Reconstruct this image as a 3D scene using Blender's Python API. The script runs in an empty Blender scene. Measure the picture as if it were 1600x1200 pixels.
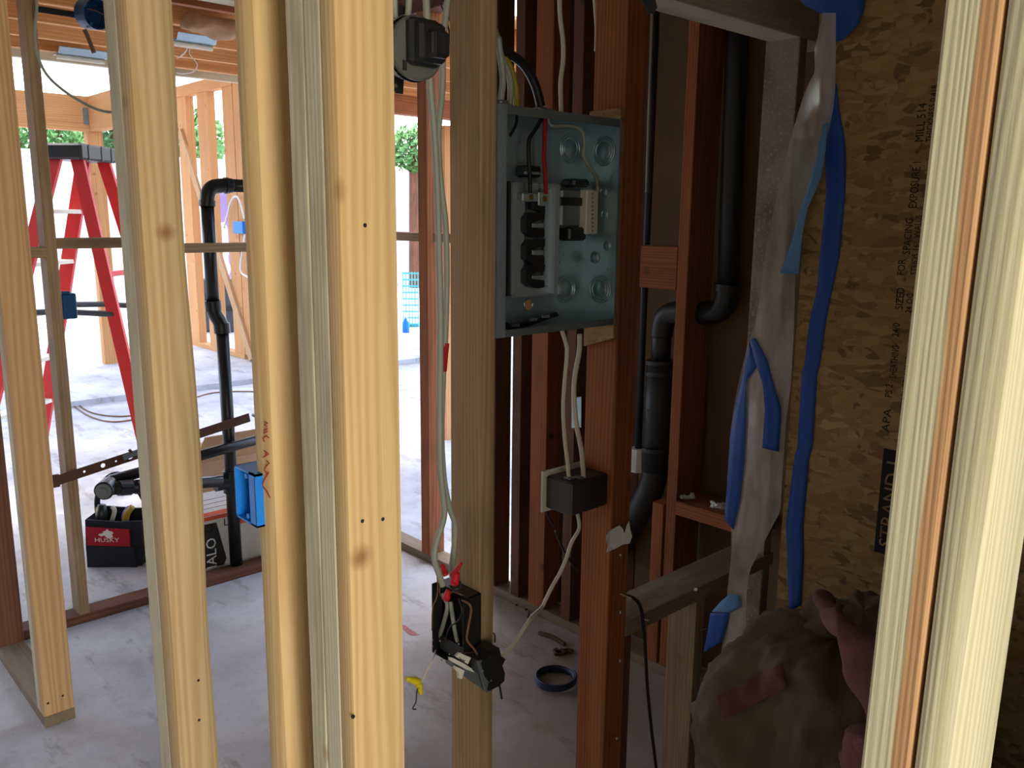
import bpy, math, random
from mathutils import Vector, Matrix, noise
random.seed(7)
V = Vector
scn = bpy.context.scene
COL = scn.collection

# ------------------------------------------------------------------ camera
EYE = V((0.0, 0.0, 1.6)); FPX = 1340.0
_d = V((727.0 - 800, 7486.0 - 600, FPX)).normalized()          # world down, in camera axes (right, down, forward)
_z = V((0, 0, 1.0)); _fh = (_z - _d * _z.dot(_d)).normalized(); _rh = _d.cross(_fh)
_a = math.radians(47.0)
RX = _fh * math.cos(_a) + _rh * math.sin(_a)
RY = _fh * math.sin(_a) - _rh * math.cos(_a)
RZ = -_d
def cam2w(c): return V((RX.dot(c), RY.dot(c), RZ.dot(c)))
cd = bpy.data.cameras.new('camera'); cam = bpy.data.objects.new('camera', cd); COL.objects.link(cam)
cd.sensor_width = 36.0; cd.lens = FPX / 1600 * 36.0; cd.clip_start = 0.02; cd.clip_end = 200
r_, u_, b_ = cam2w(V((1, 0, 0))), cam2w(V((0, -1, 0))), cam2w(V((0, 0, -1)))
cam.matrix_world = Matrix(((r_.x, u_.x, b_.x, EYE.x), (r_.y, u_.y, b_.y, EYE.y), (r_.z, u_.z, b_.z, EYE.z), (0, 0, 0, 1)))
scn.camera = cam
def at(u, v, ax, val):
    """world point where the sight line through photo pixel (u, v) meets the plane ax = val"""
    r = cam2w(V(((u - 800) / FPX, (v - 600) / FPX, 1.0))); i = 'xyz'.index(ax)
    return EYE + r * ((val - EYE[i]) / r[i])
def depth(u, v, d):
    return EYE + cam2w(V(((u - 800) / FPX, (v - 600) / FPX, 1.0))) * d

# ------------------------------------------------------------------ world, sun, lights, exposure
scn.view_settings.view_transform = 'Standard'; scn.view_settings.look = 'None'
scn.view_settings.exposure = -0.22; scn.view_settings.gamma = 1.0; scn.view_settings.use_curve_mapping = False
w = bpy.data.worlds.new('sky'); scn.world = w; w.use_nodes = True
nt = w.node_tree; nt.nodes.clear()
sky = nt.nodes.new('ShaderNodeTexSky'); sky.sky_type = 'NISHITA'; sky.sun_disc = False
sky.sun_elevation = math.radians(70); sky.sun_rotation = math.radians(20); sky.air_density = 1.0; sky.dust_density = 4.0; sky.ozone_density = 1.2
bgn = nt.nodes.new('ShaderNodeBackground'); bgn.inputs['Strength'].default_value = 1.45
wo = nt.nodes.new('ShaderNodeOutputWorld')
nt.links.new(sky.outputs[0], bgn.inputs[0]); nt.links.new(bgn.outputs[0], wo.inputs[0])
sl = bpy.data.lights.new('sun', 'SUN'); sl.energy = 1.6; sl.angle = math.radians(0.6); sl.color = (1.0, 0.95, 0.86)
so = bpy.data.objects.new('sun', sl); COL.objects.link(so); so.location = (2, 14, 14)
so.rotation_euler = V((-0.12, -0.30, -1.0)).to_track_quat('-Z', 'Y').to_euler()
def area(name, loc, aim, sx, sy, watts, color):
    l = bpy.data.lights.new(name, 'AREA'); l.shape = 'RECTANGLE'; l.size = sx; l.size_y = sy; l.energy = watts; l.color = color
    o = bpy.data.objects.new(name, l); COL.objects.link(o); o.location = loc
    o.rotation_euler = (V(aim) - V(loc)).to_track_quat('-Z', 'Z').to_euler(); return o
area('doorway_daylight', (-0.45, -2.60, 1.25), (-0.25, 1.0, 1.15), 1.1, 2.0, 128, (1.0, 0.93, 0.78))

# ------------------------------------------------------------------ materials
def srgb(*c):
    return tuple(((x / 255) / 12.92 if x <= 10 else ((x / 255 + 0.055) / 1.055) ** 2.4) for x in c) + (1.0,)
class NT:
    def __init__(s, name):
        s.m = bpy.data.materials.new(name); s.m.use_nodes = True; s.t = s.m.node_tree; s.b = s.t.nodes['Principled BSDF']
    def n(s, typ, ins=None, **kw):
        x = s.t.nodes.new('ShaderNode' + typ)
        for k, v in kw.items(): setattr(x, k, v)
        for k, v in (ins or {}).items():
            if hasattr(v, 'links') or isinstance(v, bpy.types.NodeSocket): s.t.links.new(v, x.inputs[k])
            else: x.inputs[k].default_value = v
        return x
    def ramp(s, fac, stops, interp='LINEAR'):
        r = s.n('ValToRGB', {0: fac}); r.color_ramp.interpolation = interp; e = r.color_ramp.elements
        while len(e) < len(stops): e.new(0.5)
        for q, (p, c) in zip(e, stops): q.position = p; q.color = c if not isinstance(c, (int, float)) else (c, c, c, 1)
        return r.outputs[0]
    def mix(s, fac, a, b, mode='MIX'):
        x = s.n('Mix', data_type='RGBA', blend_type=mode)
        for k, v in ((0, fac), (6, a), (7, b)):
            if isinstance(v, bpy.types.NodeSocket): s.t.links.new(v, x.inputs[k])
            else: x.inputs[k].default_value = v
        return x.outputs[2]
    def math(s, op, a, b=0.0, c=0.0):
        return s.n('Math', {0: a, 1: b, 2: c}, operation=op).outputs[0]
    def noise(s, vec, scale, detail=3, rough=0.55):
        return s.n('TexNoise', {'Vector': vec, 'Scale': scale, 'Detail': detail, 'Roughness': rough}).outputs[0]
    def coords(s, scale=(1, 1, 1), rnd=True):
        c = s.n('TexCoord').outputs['Object']
        if rnd:
            o = s.n('ObjectInfo').outputs['Random']
            k = s.n('CombineXYZ', {0: s.math('MULTIPLY', o, 31.0), 1: s.math('MULTIPLY', o, 57.0), 2: s.math('MULTIPLY', o, 83.0)}).outputs[0]
            c = s.n('VectorMath', {0: c, 1: k}, operation='ADD').outputs[0]
        return s.n('VectorMath', {0: c, 1: scale}, operation='MULTIPLY').outputs[0]
    def set(s, color=None, rough=None, metal=None, bump=None, dist=0.002, strength=0.5, **kw):
        def put(k, v):
            if isinstance(v, bpy.types.NodeSocket): s.t.links.new(v, s.b.inputs[k])
            else: s.b.inputs[k].default_value = v
        if color is not None: put('Base Color', color)
        if rough is not None: put('Roughness', rough)
        if metal is not None: put('Metallic', metal)
        for k, v in kw.items(): put(k, v)
        if bump is not None:
            b = s.n('Bump', {'Height': bump, 'Distance': dist, 'Strength': strength}); s.t.links.new(b.outputs[0], s.b.inputs['Normal'])
        return s.m
def wood(name, light, dark, ring=0.55, blotch=None, blot_amt=0.0, knots=True, rough=0.75, spec=0.25, fine=0.35, heart=None, rscale=34.0, rdist=2.2, knot_col=(146, 100, 60)):
    """procedural lumber; the board's long axis is local Z"""
    t = NT(name)
    c = t.coords()
    st = t.n('VectorMath', {0: c, 1: (1, 1, 0.045)}, operation='MULTIPLY').outputs[0]
    warp = t.noise(st, 9.0, 2)
    ringv = t.n('VectorMath', {0: st, 1: t.n('CombineXYZ', {0: t.math('MULTIPLY', warp, 0.06), 1: t.math('MULTIPLY', warp, 0.04)}).outputs[0]}, operation='ADD').outputs[0]
    wv = t.n('TexWave', {'Vector': ringv, 'Scale': rscale, 'Distortion': rdist, 'Detail': 2.0, 'Detail Scale': 1.2}, wave_type='RINGS', rings_direction='Z', wave_profile='SIN').outputs['Fac']
    tone = t.noise(st, 16.0, 3)
    fibre = t.noise(t.n('VectorMath', {0: c, 1: (420, 420, 9)}, operation='MULTIPLY').outputs[0], 1.0, 2)
    f = t.math('ADD', t.math('MULTIPLY', wv, ring), t.math('MULTIPLY', t.math('SUBTRACT', tone, 0.5), 0.9))
    f = t.math('ADD', f, t.math('MULTIPLY', t.math('SUBTRACT', fibre, 0.5), fine))
    col = t.mix(t.n('Clamp', {0: f}).outputs[0], light, dark)
    if heart:                                                     # heartwood stripe: (x or y index, centre, half width, colour)
        ax, cen, hw, hc = heart
        oc = t.n('SeparateXYZ', {0: t.n('TexCoord').outputs['Object']}).outputs
        zz = t.n('CombineXYZ', {2: oc[2]}).outputs[0]
        wob = t.math('MULTIPLY', t.math('SUBTRACT', t.noise(zz, 2.3, 3), 0.5), 0.022)
        dd = t.math('ABSOLUTE', t.math('SUBTRACT', t.math('ADD', oc[ax], wob), cen))
        m = t.n('MapRange', {0: dd, 1: hw, 2: hw + 0.003, 3: 1.0, 4: 0.0}).outputs[0]
        col = t.mix(t.math('MULTIPLY', m, 0.9), col, t.mix(wv, hc, tuple(x * 0.78 for x in hc[:3]) + (1,)))
    if blotch:
        bl = t.noise(t.n('VectorMath', {0: c, 1: (5, 5, 1.4)}, operation='MULTIPLY').outputs[0], 1.6, 4, 0.65)
        col = t.mix(t.math('MULTIPLY', t.ramp(bl, [(0.48, 0.0), (0.66, 1.0)]), blot_amt), col, blotch)
    if knots:
        vo = t.n('TexVoronoi', {'Vector': c, 'Scale': 6.5, 'Randomness': 1.0}, feature='F1')
        pick = t.math('GREATER_THAN', t.n('SeparateColor', {0: vo.outputs['Color']}).outputs[0], 0.5)
        kd = t.math('ADD', vo.outputs['Distance'], t.math('MULTIPLY', t.math('SUBTRACT', t.noise(c, 60, 2), 0.5), 0.05))
        k1 = t.math('MULTIPLY', t.ramp(kd, [(0.03, 1.0), (0.085, 0.5), (0.15, 0.0)]), pick)
        col = t.mix(t.math('MULTIPLY', k1, 0.85), col, srgb(*knot_col))
    return t.set(col, rough, bump=t.math('ADD', t.math('MULTIPLY', wv, 0.5), fibre), dist=0.0012, strength=0.35, **{'Specular IOR Level': spec})
def plain(name, col, rough=0.6, metal=0.0, var=0.12, scale=30, bump=0.15, **kw):
    t = NT(name); c = t.coords()
    n = t.noise(c, scale, 4, 0.6)
    cc = t.mix(t.math('MULTIPLY', t.ramp(n, [(0.35, 0.0), (0.7, 1.0)]), var * 2), col, tuple(x * 0.55 for x in col[:3]) + (1,))
    return t.set(cc, rough, metal, bump=n, dist=0.001, strength=bump, **kw)

M = {}
M['fir'] = wood('fresh_fir', srgb(212, 184, 138), srgb(178, 140, 92), ring=0.5)
M['fir_warm'] = wood('warm_fir', srgb(218, 186, 134), srgb(186, 144, 92), ring=0.5)
M['fir_pink'] = wood('pinkish_fir', srgb(205, 166, 122), srgb(170, 122, 80), ring=0.5)
M['fir_pale'] = wood('pale_fir', srgb(212, 206, 174), srgb(176, 166, 126), rscale=72.0, rdist=1.4, ring=0.5, fine=0.5)
M['fir_heart'] = wood('pale_fir_with_heartwood', srgb(214, 208, 176), srgb(178, 168, 128), rscale=72.0, rdist=1.4, ring=0.5, fine=0.5, heart=(1, -0.0125, 0.0062, srgb(204, 152, 104)))
M['fir_old'] = wood('weathered_fir', srgb(168, 140, 106), srgb(126, 100, 72), ring=0.45, blotch=srgb(96, 78, 58), blot_amt=0.45)
M['fir_grey'] = wood('grey_fir', srgb(212, 203, 176), srgb(172, 160, 132), ring=0.35, blotch=srgb(140, 126, 102), blot_amt=0.5)
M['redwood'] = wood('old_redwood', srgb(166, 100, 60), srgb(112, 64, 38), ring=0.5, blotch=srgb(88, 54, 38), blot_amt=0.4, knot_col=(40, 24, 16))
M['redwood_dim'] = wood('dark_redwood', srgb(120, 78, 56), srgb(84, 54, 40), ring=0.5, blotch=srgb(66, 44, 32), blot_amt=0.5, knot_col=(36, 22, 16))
M['orange_fir'] = wood('orange_fir', srgb(214, 160, 106), srgb(182, 120, 72), ring=0.5)
M['plate'] = wood('dusty_plate', srgb(136, 118, 94), srgb(92, 74, 56), ring=0.3, blotch=srgb(150, 140, 124), blot_amt=0.5)
M['sill'] = wood('dusty_sill', srgb(150, 128, 104), srgb(104, 80, 60), ring=0.3, blotch=srgb(190, 178, 162), blot_amt=0.7, knots=False)
M['black_plastic'] = plain('black_plastic', srgb(30, 31, 32), 0.38, var=0.1)
M['abs'] = plain('black_abs', srgb(26, 27, 28), 0.34, var=0.15, scale=12)
M['dark_abs'] = plain('dusty_black_abs', srgb(38, 41, 42), 0.45, var=0.25, scale=9)
M['galv'] = plain('galvanised_steel', srgb(168, 192, 202), 0.34, 0.7, var=0.12, scale=25)
M['galv_dark'] = plain('dull_galvanised_steel', srgb(128, 138, 140), 0.42, 0.6, var=0.15, scale=25)
M['alu'] = plain('bus_aluminium', srgb(176, 190, 196), 0.42, 0.55, var=0.06)
M['screw'] = plain('bright_screw', srgb(200, 196, 186), 0.3, 0.9, var=0.05)
M['grey_cable'] = plain('grey_cable_jacket', srgb(158, 160, 146), 0.5, var=0.08)
M['white_cable'] = plain('white_cable_jacket', srgb(206, 194, 172), 0.5, var=0.12)
M['yellow_cable'] = plain('yellow_cable_jacket', srgb(176, 150, 50), 0.5, var=0.08)
M['black_cable'] = plain('black_cable_jacket', srgb(22, 22, 23), 0.45, var=0.05)
M['brown_cable'] = plain('brown_cord', srgb(122, 84, 56), 0.6, var=0.08)
M['copper'] = plain('bare_copper', srgb(150, 100, 66), 0.4, 0.7, var=0.1)
M['red_plastic'] = plain('red_plastic', srgb(196, 26, 40), 0.4, var=0.06)
M['yellow_plastic'] = plain('yellow_plastic', srgb(214, 190, 30), 0.4, var=0.06)
M['blue_plastic'] = plain('blue_plastic', srgb(20, 128, 226), 0.4, var=0.06)
M['navy_plastic'] = plain('deep_blue_plastic', srgb(28, 74, 122), 0.4, var=0.08)
M['white_plastic'] = plain('white_plastic', srgb(214, 212, 196), 0.45, var=0.08)
M['red_fibreglass'] = plain('red_fibreglass', srgb(206, 34, 30), 0.4, var=0.1)
M['rust'] = plain('rusty_steel', srgb(92, 58, 40), 0.7, 0.2, var=0.3, scale=40)
M['cardboard'] = plain('cardboard', srgb(170, 132, 96), 0.85, var=0.08)
M['carton'] = plain('white_carton', srgb(206, 200, 192), 0.7, var=0.06)
M['orange_ink'] = plain('orange_ink', srgb(214, 84, 44), 0.6, var=0.1)
M['black_ink'] = plain('black_ink', srgb(26, 25, 26), 0.7, var=0.1)
M['osb_ink'] = plain('faded_black_ink', srgb(22, 19, 17), 0.85, var=0.15, scale=200)
M['white_ink'] = plain('white_ink', srgb(226, 222, 216), 0.7, var=0.05)
M['red_ink'] = plain('red_ink', srgb(176, 44, 34), 0.8, var=0.1)
M['navy_cloth'] = plain('navy_cloth', srgb(26, 28, 40), 0.9, var=0.2, scale=60)
M['red_cloth'] = plain('red_cloth', srgb(168, 24, 40), 0.85, var=0.15, scale=60)
M['blue_tape'] = plain('blue_painters_tape', srgb(20, 78, 172), 0.55, var=0.1, scale=14)
M['blue_tape_back'] = plain('pale_blue_tape_back', srgb(92, 146, 200), 0.6, var=0.1, scale=14)
M['paper'] = plain('kraft_paper', srgb(134, 100, 68), 0.8, var=0.25, scale=10)
M['white_paper'] = plain('torn_white_paper', srgb(236, 240, 240), 0.7, var=0.1)
M['stucco'] = plain('white_stucco', srgb(236, 232, 226), 0.9, var=0.06, scale=6)
M['lavender'] = plain('lavender_siding', srgb(150, 128, 176), 0.8, var=0.08, scale=4)
M['coil'] = plain('dark_blue_cable_jacket', srgb(36, 52, 84), 0.4, var=0.1)
M['drywall'] = plain('grey_board', srgb(150, 142, 130), 0.9, var=0.12, scale=5)
M['backing'] = plain('brown_backing_board', srgb(122, 96, 68), 0.85, var=0.2, scale=3)
M['dirt'] = plain('brown_scraps', srgb(92, 70, 52), 0.9, var=0.3)
M['grey_cover'] = plain('grey_bakelite', srgb(92, 94, 88), 0.45, var=0.15, scale=14)
M['case'] = plain('dark_grey_case', srgb(56, 66, 74), 0.5, var=0.15, scale=8)
M['white_bag'] = plain('white_bag', srgb(232, 230, 228), 0.7, var=0.1, scale=8)
M['brass'] = plain('brass_screw', srgb(170, 140, 80), 0.35, 0.8, var=0.1)
def concrete():
    t = NT('concrete_slab'); c = t.coords(rnd=False)
    n1 = t.noise(c, 1.6, 6, 0.62); n2 = t.noise(c, 9.0, 5, 0.65); n3 = t.noise(c, 70, 3)
    col = t.mix(t.ramp(n1, [(0.36, 0.0), (0.66, 1.0)]), srgb(168, 168, 172), srgb(206, 206, 208))
    col = t.mix(t.math('MULTIPLY', t.ramp(n2, [(0.52, 0.0), (0.74, 1.0)]), 0.3), col, srgb(140, 130, 116))
    col = t.mix(t.math('MULTIPLY', t.ramp(n3, [(0.6, 0.0), (0.8, 1.0)]), 0.35), col, srgb(120, 116, 112))
    scuff = t.noise(t.n('VectorMath', {0: c, 1: (3.5, 0.9, 1)}, operation='MULTIPLY').outputs[0], 2.0, 7, 0.75)
    col = t.mix(t.math('MULTIPLY', t.ramp(scuff, [(0.55, 0.0), (0.63, 1.0)]), 0.5), col, srgb(124, 114, 100))
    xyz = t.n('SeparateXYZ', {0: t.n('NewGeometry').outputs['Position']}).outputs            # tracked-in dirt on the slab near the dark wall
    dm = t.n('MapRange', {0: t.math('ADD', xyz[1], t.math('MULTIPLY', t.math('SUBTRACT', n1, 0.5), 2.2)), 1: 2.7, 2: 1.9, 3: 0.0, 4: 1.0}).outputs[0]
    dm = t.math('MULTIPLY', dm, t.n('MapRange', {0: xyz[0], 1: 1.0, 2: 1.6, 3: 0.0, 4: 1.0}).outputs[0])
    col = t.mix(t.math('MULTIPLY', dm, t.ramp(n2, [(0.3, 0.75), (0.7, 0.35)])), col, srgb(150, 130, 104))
    return t.set(col, t.ramp(n2, [(0.3, 0.5), (0.7, 0.85)]), bump=t.math('ADD', n2, t.math('MULTIPLY', scuff, 0.6)), dist=0.004, strength=0.4)
M['concrete'] = concrete()
def osb():
    t = NT('strand_board'); c0 = t.coords(rnd=False)
    yz = t.n('SeparateXYZ', {0: c0}).outputs
    def chips(rot, scale, stretch, off):
        p = t.n('CombineXYZ', {0: yz[1], 1: yz[2], 2: yz[0]}).outputs[0]
        p = t.n('Mapping', {'Vector': p, 'Location': (off, off * 2, 0), 'Rotation': (0, 0, rot), 'Scale': (stretch, 1, 1)}).outputs[0]
        wv = t.n('TexNoise', {'Vector': p, 'Scale': 18.0, 'Detail': 2.0})
        p = t.n('VectorMath', {0: p, 1: t.n('VectorMath', {0: wv.outputs['Color'], 1: (0.03, 0.03, 0)}, operation='MULTIPLY').outputs[0]}, operation='ADD').outputs[0]
        return t.n('TexVoronoi', {'Vector': p, 'Scale': scale, 'Randomness': 1.0}, feature='F1'), t.noise(p, 160, 2)
    a, g1 = chips(0.3, 62, 0.42, 0.0); b, g2 = chips(1.9, 56, 0.4, 3.1); d, g3 = chips(1.1, 84, 0.42, 7.7)
    ra = t.n('SeparateColor', {0: a.outputs['Color']}).outputs; rb = t.n('SeparateColor', {0: b.outputs['Color']}).outputs; rd = t.n('SeparateColor', {0: d.outputs['Color']}).outputs
    stops = [(0.0, srgb(88, 62, 36)), (0.25, srgb(146, 112, 70)), (0.55, srgb(166, 134, 88)), (0.8, srgb(130, 96, 56)), (1.0, srgb(174, 146, 100))]
    col = t.mix(t.math('GREATER_THAN', rb[1], 0.5), t.ramp(ra[0], stops), t.ramp(rb[0], stops))
    col = t.mix(t.math('GREATER_THAN', rd[1], 0.6), col, t.ramp(rd[0], stops))
    crk = t.noise(t.n('VectorMath', {0: c0, 1: (30, 22, 20)}, operation='MULTIPLY').outputs[0], 1.5, 4, 0.62)
    col = t.mix(t.math('MULTIPLY', t.ramp(crk, [(0.60, 0.0), (0.66, 1.0)]), 0.8), col, srgb(46, 30, 18))
    col = t.mix(0.25, col, t.mix(g1, srgb(120, 84, 48), srgb(206, 170, 112)))
    return t.set(col, 0.75, bump=t.math('ADD', a.outputs['Distance'], crk), dist=0.0015, strength=0.5)
M['osb'] = osb()
def stuccoed():
    t = NT('splashed_board'); c = t.coords(); n = t.noise(c, 120, 3); m = t.noise(c, 6, 4)
    col = t.mix(t.ramp(m, [(0.4, 0.0), (0.62, 1.0)]), srgb(120, 98, 80), srgb(150, 136, 120))
    col = t.mix(t.math('MULTIPLY', t.ramp(n, [(0.55, 0.0), (0.68, 1.0)]), 0.6), col, srgb(186, 176, 160))
    return t.set(col, 0.9, bump=n, dist=0.003, strength=0.6)
M['splashed'] = stuccoed()
def film():
    t = NT('clear_plastic_film'); c = t.coords(rnd=False)
    n = t.noise(t.n('VectorMath', {0: c, 1: (5, 5, 2)}, operation='MULTIPLY').outputs[0], 3.0, 5, 0.6)
    tr = t.n('BsdfTransparent', {0: (0.96, 0.97, 0.98, 1)}).outputs[0]
    df = t.n('BsdfTranslucent', {0: srgb(214, 216, 214)}).outputs[0]
    dd = t.n('BsdfDiffuse', {0: srgb(216, 216, 212)}).outputs[0]
    gl = t.n('BsdfGlossy', {0: (0.9, 0.9, 0.9, 1), 'Roughness': 0.18}).outputs[0]
    s1 = t.n('MixShader', {0: 0.5, 1: df, 2: dd}).outputs[0]
    s2 = t.n('MixShader', {0: 0.18, 1: s1, 2: gl}).outputs[0]
    s3 = t.n('MixShader', {0: t.ramp(n, [(0.35, 0.42), (0.7, 0.85)]), 1: tr, 2: s2}).outputs[0]
    t.t.links.new(s3, t.t.nodes['Material Output'].inputs[0]); return t.m
M['film'] = film()
def pink():
    t = NT('pink_fibreglass'); c = t.coords(); n = t.noise(c, 26, 6, 0.7)
    return t.set(t.mix(n, srgb(150, 104, 108), srgb(96, 62, 66)), 1.0, bump=n, dist=0.02, strength=0.8)
M['pink'] = pink()
def kraft():
    t = NT('creased_kraft_facing'); c = t.coords(rnd=False); n = t.noise(c, 7, 6, 0.6)
    vo = t.n('TexVoronoi', {'Vector': c, 'Scale': 9.0}, feature='DISTANCE_TO_EDGE').outputs['Distance']
    col = t.mix(n, srgb(104, 82, 58), srgb(72, 56, 42))
    return t.set(col, 0.7, bump=n, dist=0.012, strength=0.7)
M['kraft'] = kraft()
def leafy(name, a, b):
    t = NT(name); c = t.coords(); return t.set(t.mix(t.noise(c, 5, 3), a, b), 0.7)
M['leaf'] = leafy('hedge_leaves', srgb(70, 120, 56), srgb(120, 168, 92))
M['leaf2'] = leafy('tree_leaves', srgb(54, 96, 50), srgb(96, 140, 80))

# ------------------------------------------------------------------ mesh helpers
class MB:
    def __init__(s): s.v = []; s.f = []
    def add(s, vs, fs):
        k = len(s.v); s.v += [V(p) for p in vs]; s.f += [tuple(i + k for i in q) for q in fs]; return s
    def box(s, c, size, rot=None, bev=0.0):
        c = V(c); h = V(size) / 2; R = rot or Matrix.Identity(3)
        if bev <= 0:
            vs = [c + R @ V((sx * h.x, sy * h.y, sz * h.z)) for sz in (-1, 1) for sx, sy in ((-1, -1), (1, -1), (1, 1), (-1, 1))]
            return s.add(vs, [(3, 2, 1, 0), (4, 5, 6, 7), (0, 1, 5, 4), (1, 2, 6, 5), (2, 3, 7, 6), (3, 0, 4, 7)])
        b = min(bev, min(h) * 0.9); rings = []
        for z, k in ((-h.z, b), (-h.z + b, 0), (h.z - b, 0), (h.z, b)):
            x, y = h.x - k, h.y - k; q = b if k == 0 else b * 0.6
            rings.append([V(p) for p in ((-x + q, -y, z), (x - q, -y, z), (x, -y + q, z), (x, y - q, z), (x - q, y, z), (-x + q, y, z), (-x, y - q, z), (-x, -y + q, z))])
        vs = [c + R @ p for r in rings for p in r]; fs = [tuple(range(7, -1, -1)), tuple(range(24, 32))]
        for i in range(3):
            for j in range(8): fs.append((i * 8 + j, i * 8 + (j + 1) % 8, i * 8 + 8 + (j + 1) % 8, i * 8 + 8 + j))
        return s.add(vs, fs)
    def b2(s, lo, hi, bev=0.0):
        lo, hi = V(lo), V(hi); return s.box((lo + hi) / 2, hi - lo, None, bev)
    def tube(s, pts, r, n=8, cap=True):
        pts = [V(p) for p in pts]; rs = r if isinstance(r, (list, tuple)) else [r] * len(pts)
        t0 = (pts[1] - pts[0]).normalized(); up = V((0, 0, 1)) if abs(t0.z) < 0.9 else V((1, 0, 0)); nn = t0.cross(up).normalized()
        vs = []
        for i, p in enumerate(pts):
            t = (pts[min(i + 1, len(pts) - 1)] - pts[max(i - 1, 0)]).normalized()
            nn = (nn - t * nn.dot(t)).normalized(); bb = t.cross(nn)
            for j in range(n):
                a = 2 * math.pi * j / n; vs.append(p + (nn * math.cos(a) + bb * math.sin(a)) * rs[i])
        fs = []
        for i in range(len(pts) - 1):
            for j in range(n): fs.append((i * n + j, i * n + (j + 1) % n, (i + 1) * n + (j + 1) % n, (i + 1) * n + j))
        if cap: fs += [tuple(range(n - 1, -1, -1)), tuple(range((len(pts) - 1) * n, len(pts) * n))]
        return s.add(vs, fs)
    def cyl(s, p0, p1, r0, r1=None, n=16):
        return s.tube([p0, p1], [r0, r0 if r1 is None else r1], n)
    def slab(s, pts, th):
        """polygon (list of 3-D points) given thickness along vector th"""
        th = V(th); n = len(pts); vs = [V(p) for p in pts] + [V(p) + th for p in pts]
        fs = [tuple(range(n - 1, -1, -1)), tuple(range(n, 2 * n))] + [(i, (i + 1) % n, n + (i + 1) % n, n + i) for i in range(n)]
        return s.add(vs, fs)
    def ring(s, c, nrm, ro, ri, th, n=24):
        c = V(c); nrm = V(nrm).normalized(); a = nrm.orthogonal().normalized(); b = nrm.cross(a); vs = []
        for k, (r, h) in enumerate(((ro, 0), (ro - (ro - ri) * 0.3, th), (ri + (ro - ri) * 0.3, th), (ri, 0))):
            for j in range(n):
                t = 2 * math.pi * j / n; vs.append(c + (a * math.cos(t) + b * math.sin(t)) * r + nrm * h)
        fs = [(k * n + j, k * n + (j + 1) % n, (k + 1) * n + (j + 1) % n, (k + 1) * n + j) for k in range(3) for j in range(n)]
        return s.add(vs, fs)
    def build(s, name, mat, parent=None, smooth=False, origin=None):
        base = V(parent['_o']) if parent is not None else (V(origin) if origin is not None else (sum(s.v, V()) / len(s.v)))
        me = bpy.data.meshes.new(name); me.from_pydata([p - base for p in s.v], [], s.f); me.validate(); me.update()
        import bmesh
        bm = bmesh.new(); bm.from_mesh(me); bmesh.ops.recalc_face_normals(bm, faces=bm.faces); bm.to_mesh(me); bm.free()
        if smooth:
            for p in me.polygons: p.use_smooth = True
        o = bpy.data.objects.new(name, me); COL.objects.link(o); me.materials.append(mat)
        if parent is not None: o.parent = parent; o['_o'] = tuple(parent['_o'])
        else: o.location = base; o['_o'] = tuple(base)
        return o
def tag(o, label, cat, group=None, kind=None):
    if label: o['label'] = label
    if cat: o['category'] = cat
    if group: o['group'] = group
    if kind: o['kind'] = kind
    return o
def thing(name, loc, label, cat, group=None):
    o = bpy.data.objects.new(name, None); COL.objects.link(o); o.location = loc; o['_o'] = tuple(loc); o.empty_display_size = 0.05
    return tag(o, label, cat, group)
def struct(name, loc=(0, 0, 0)):
    o = bpy.data.objects.new(name, None); COL.objects.link(o); o.location = loc; o['_o'] = tuple(loc); o['kind'] = 'structure'; return o
def smoothpts(pts, k=6):
    pts = [V(p) for p in pts]; out = []
    for i in range(len(pts) - 1):
        p0, p1, p2, p3 = pts[max(i - 1, 0)], pts[i], pts[i + 1], pts[min(i + 2, len(pts) - 1)]
        for j in range(k):
            t = j / k
            out.append(0.5 * ((2 * p1) + (p2 - p0) * t + (2 * p0 - 5 * p1 + 4 * p2 - p3) * t * t + (3 * p1 - p0 - 3 * p2 + p3) * t ** 3))
    out.append(pts[-1]); return out
def cable(name, pts, r, mat, label=None, cat='cable', parent=None, k=6, n=8, group=None):
    o = MB().tube(smoothpts(pts, k), r, n).build(name, mat, parent, True)
    return tag(o, label, cat if label and parent is None else None, group)
def text(body, origin, xdir, ydir, size, mat, parent, name='lettering', ext=0.0004, sx=1.0):
    c = bpy.data.curves.new(name, 'FONT'); c.body = body; c.size = size; c.extrude = ext; c.align_x = 'LEFT'; c.resolution_u = 2
    f = bpy.data.objects.new(name, c); COL.objects.link(f)
    me = bpy.data.meshes.new_from_object(f.evaluated_get(bpy.context.evaluated_depsgraph_get())); bpy.data.objects.remove(f); me.materials.clear()
    o = bpy.data.objects.new(name, me); COL.objects.link(o); me.materials.append(mat)
    x, y = V(xdir).normalized(), V(ydir).normalized(); z = x.cross(y); org = V(origin) - V(parent['_o'])
    o.parent = parent
    o.matrix_local = Matrix(((x.x * sx, y.x, z.x, org.x), (x.y * sx, y.y, z.y, org.y), (x.z * sx, y.z, z.z, org.z), (0, 0, 0, 1)))
    return o
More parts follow.
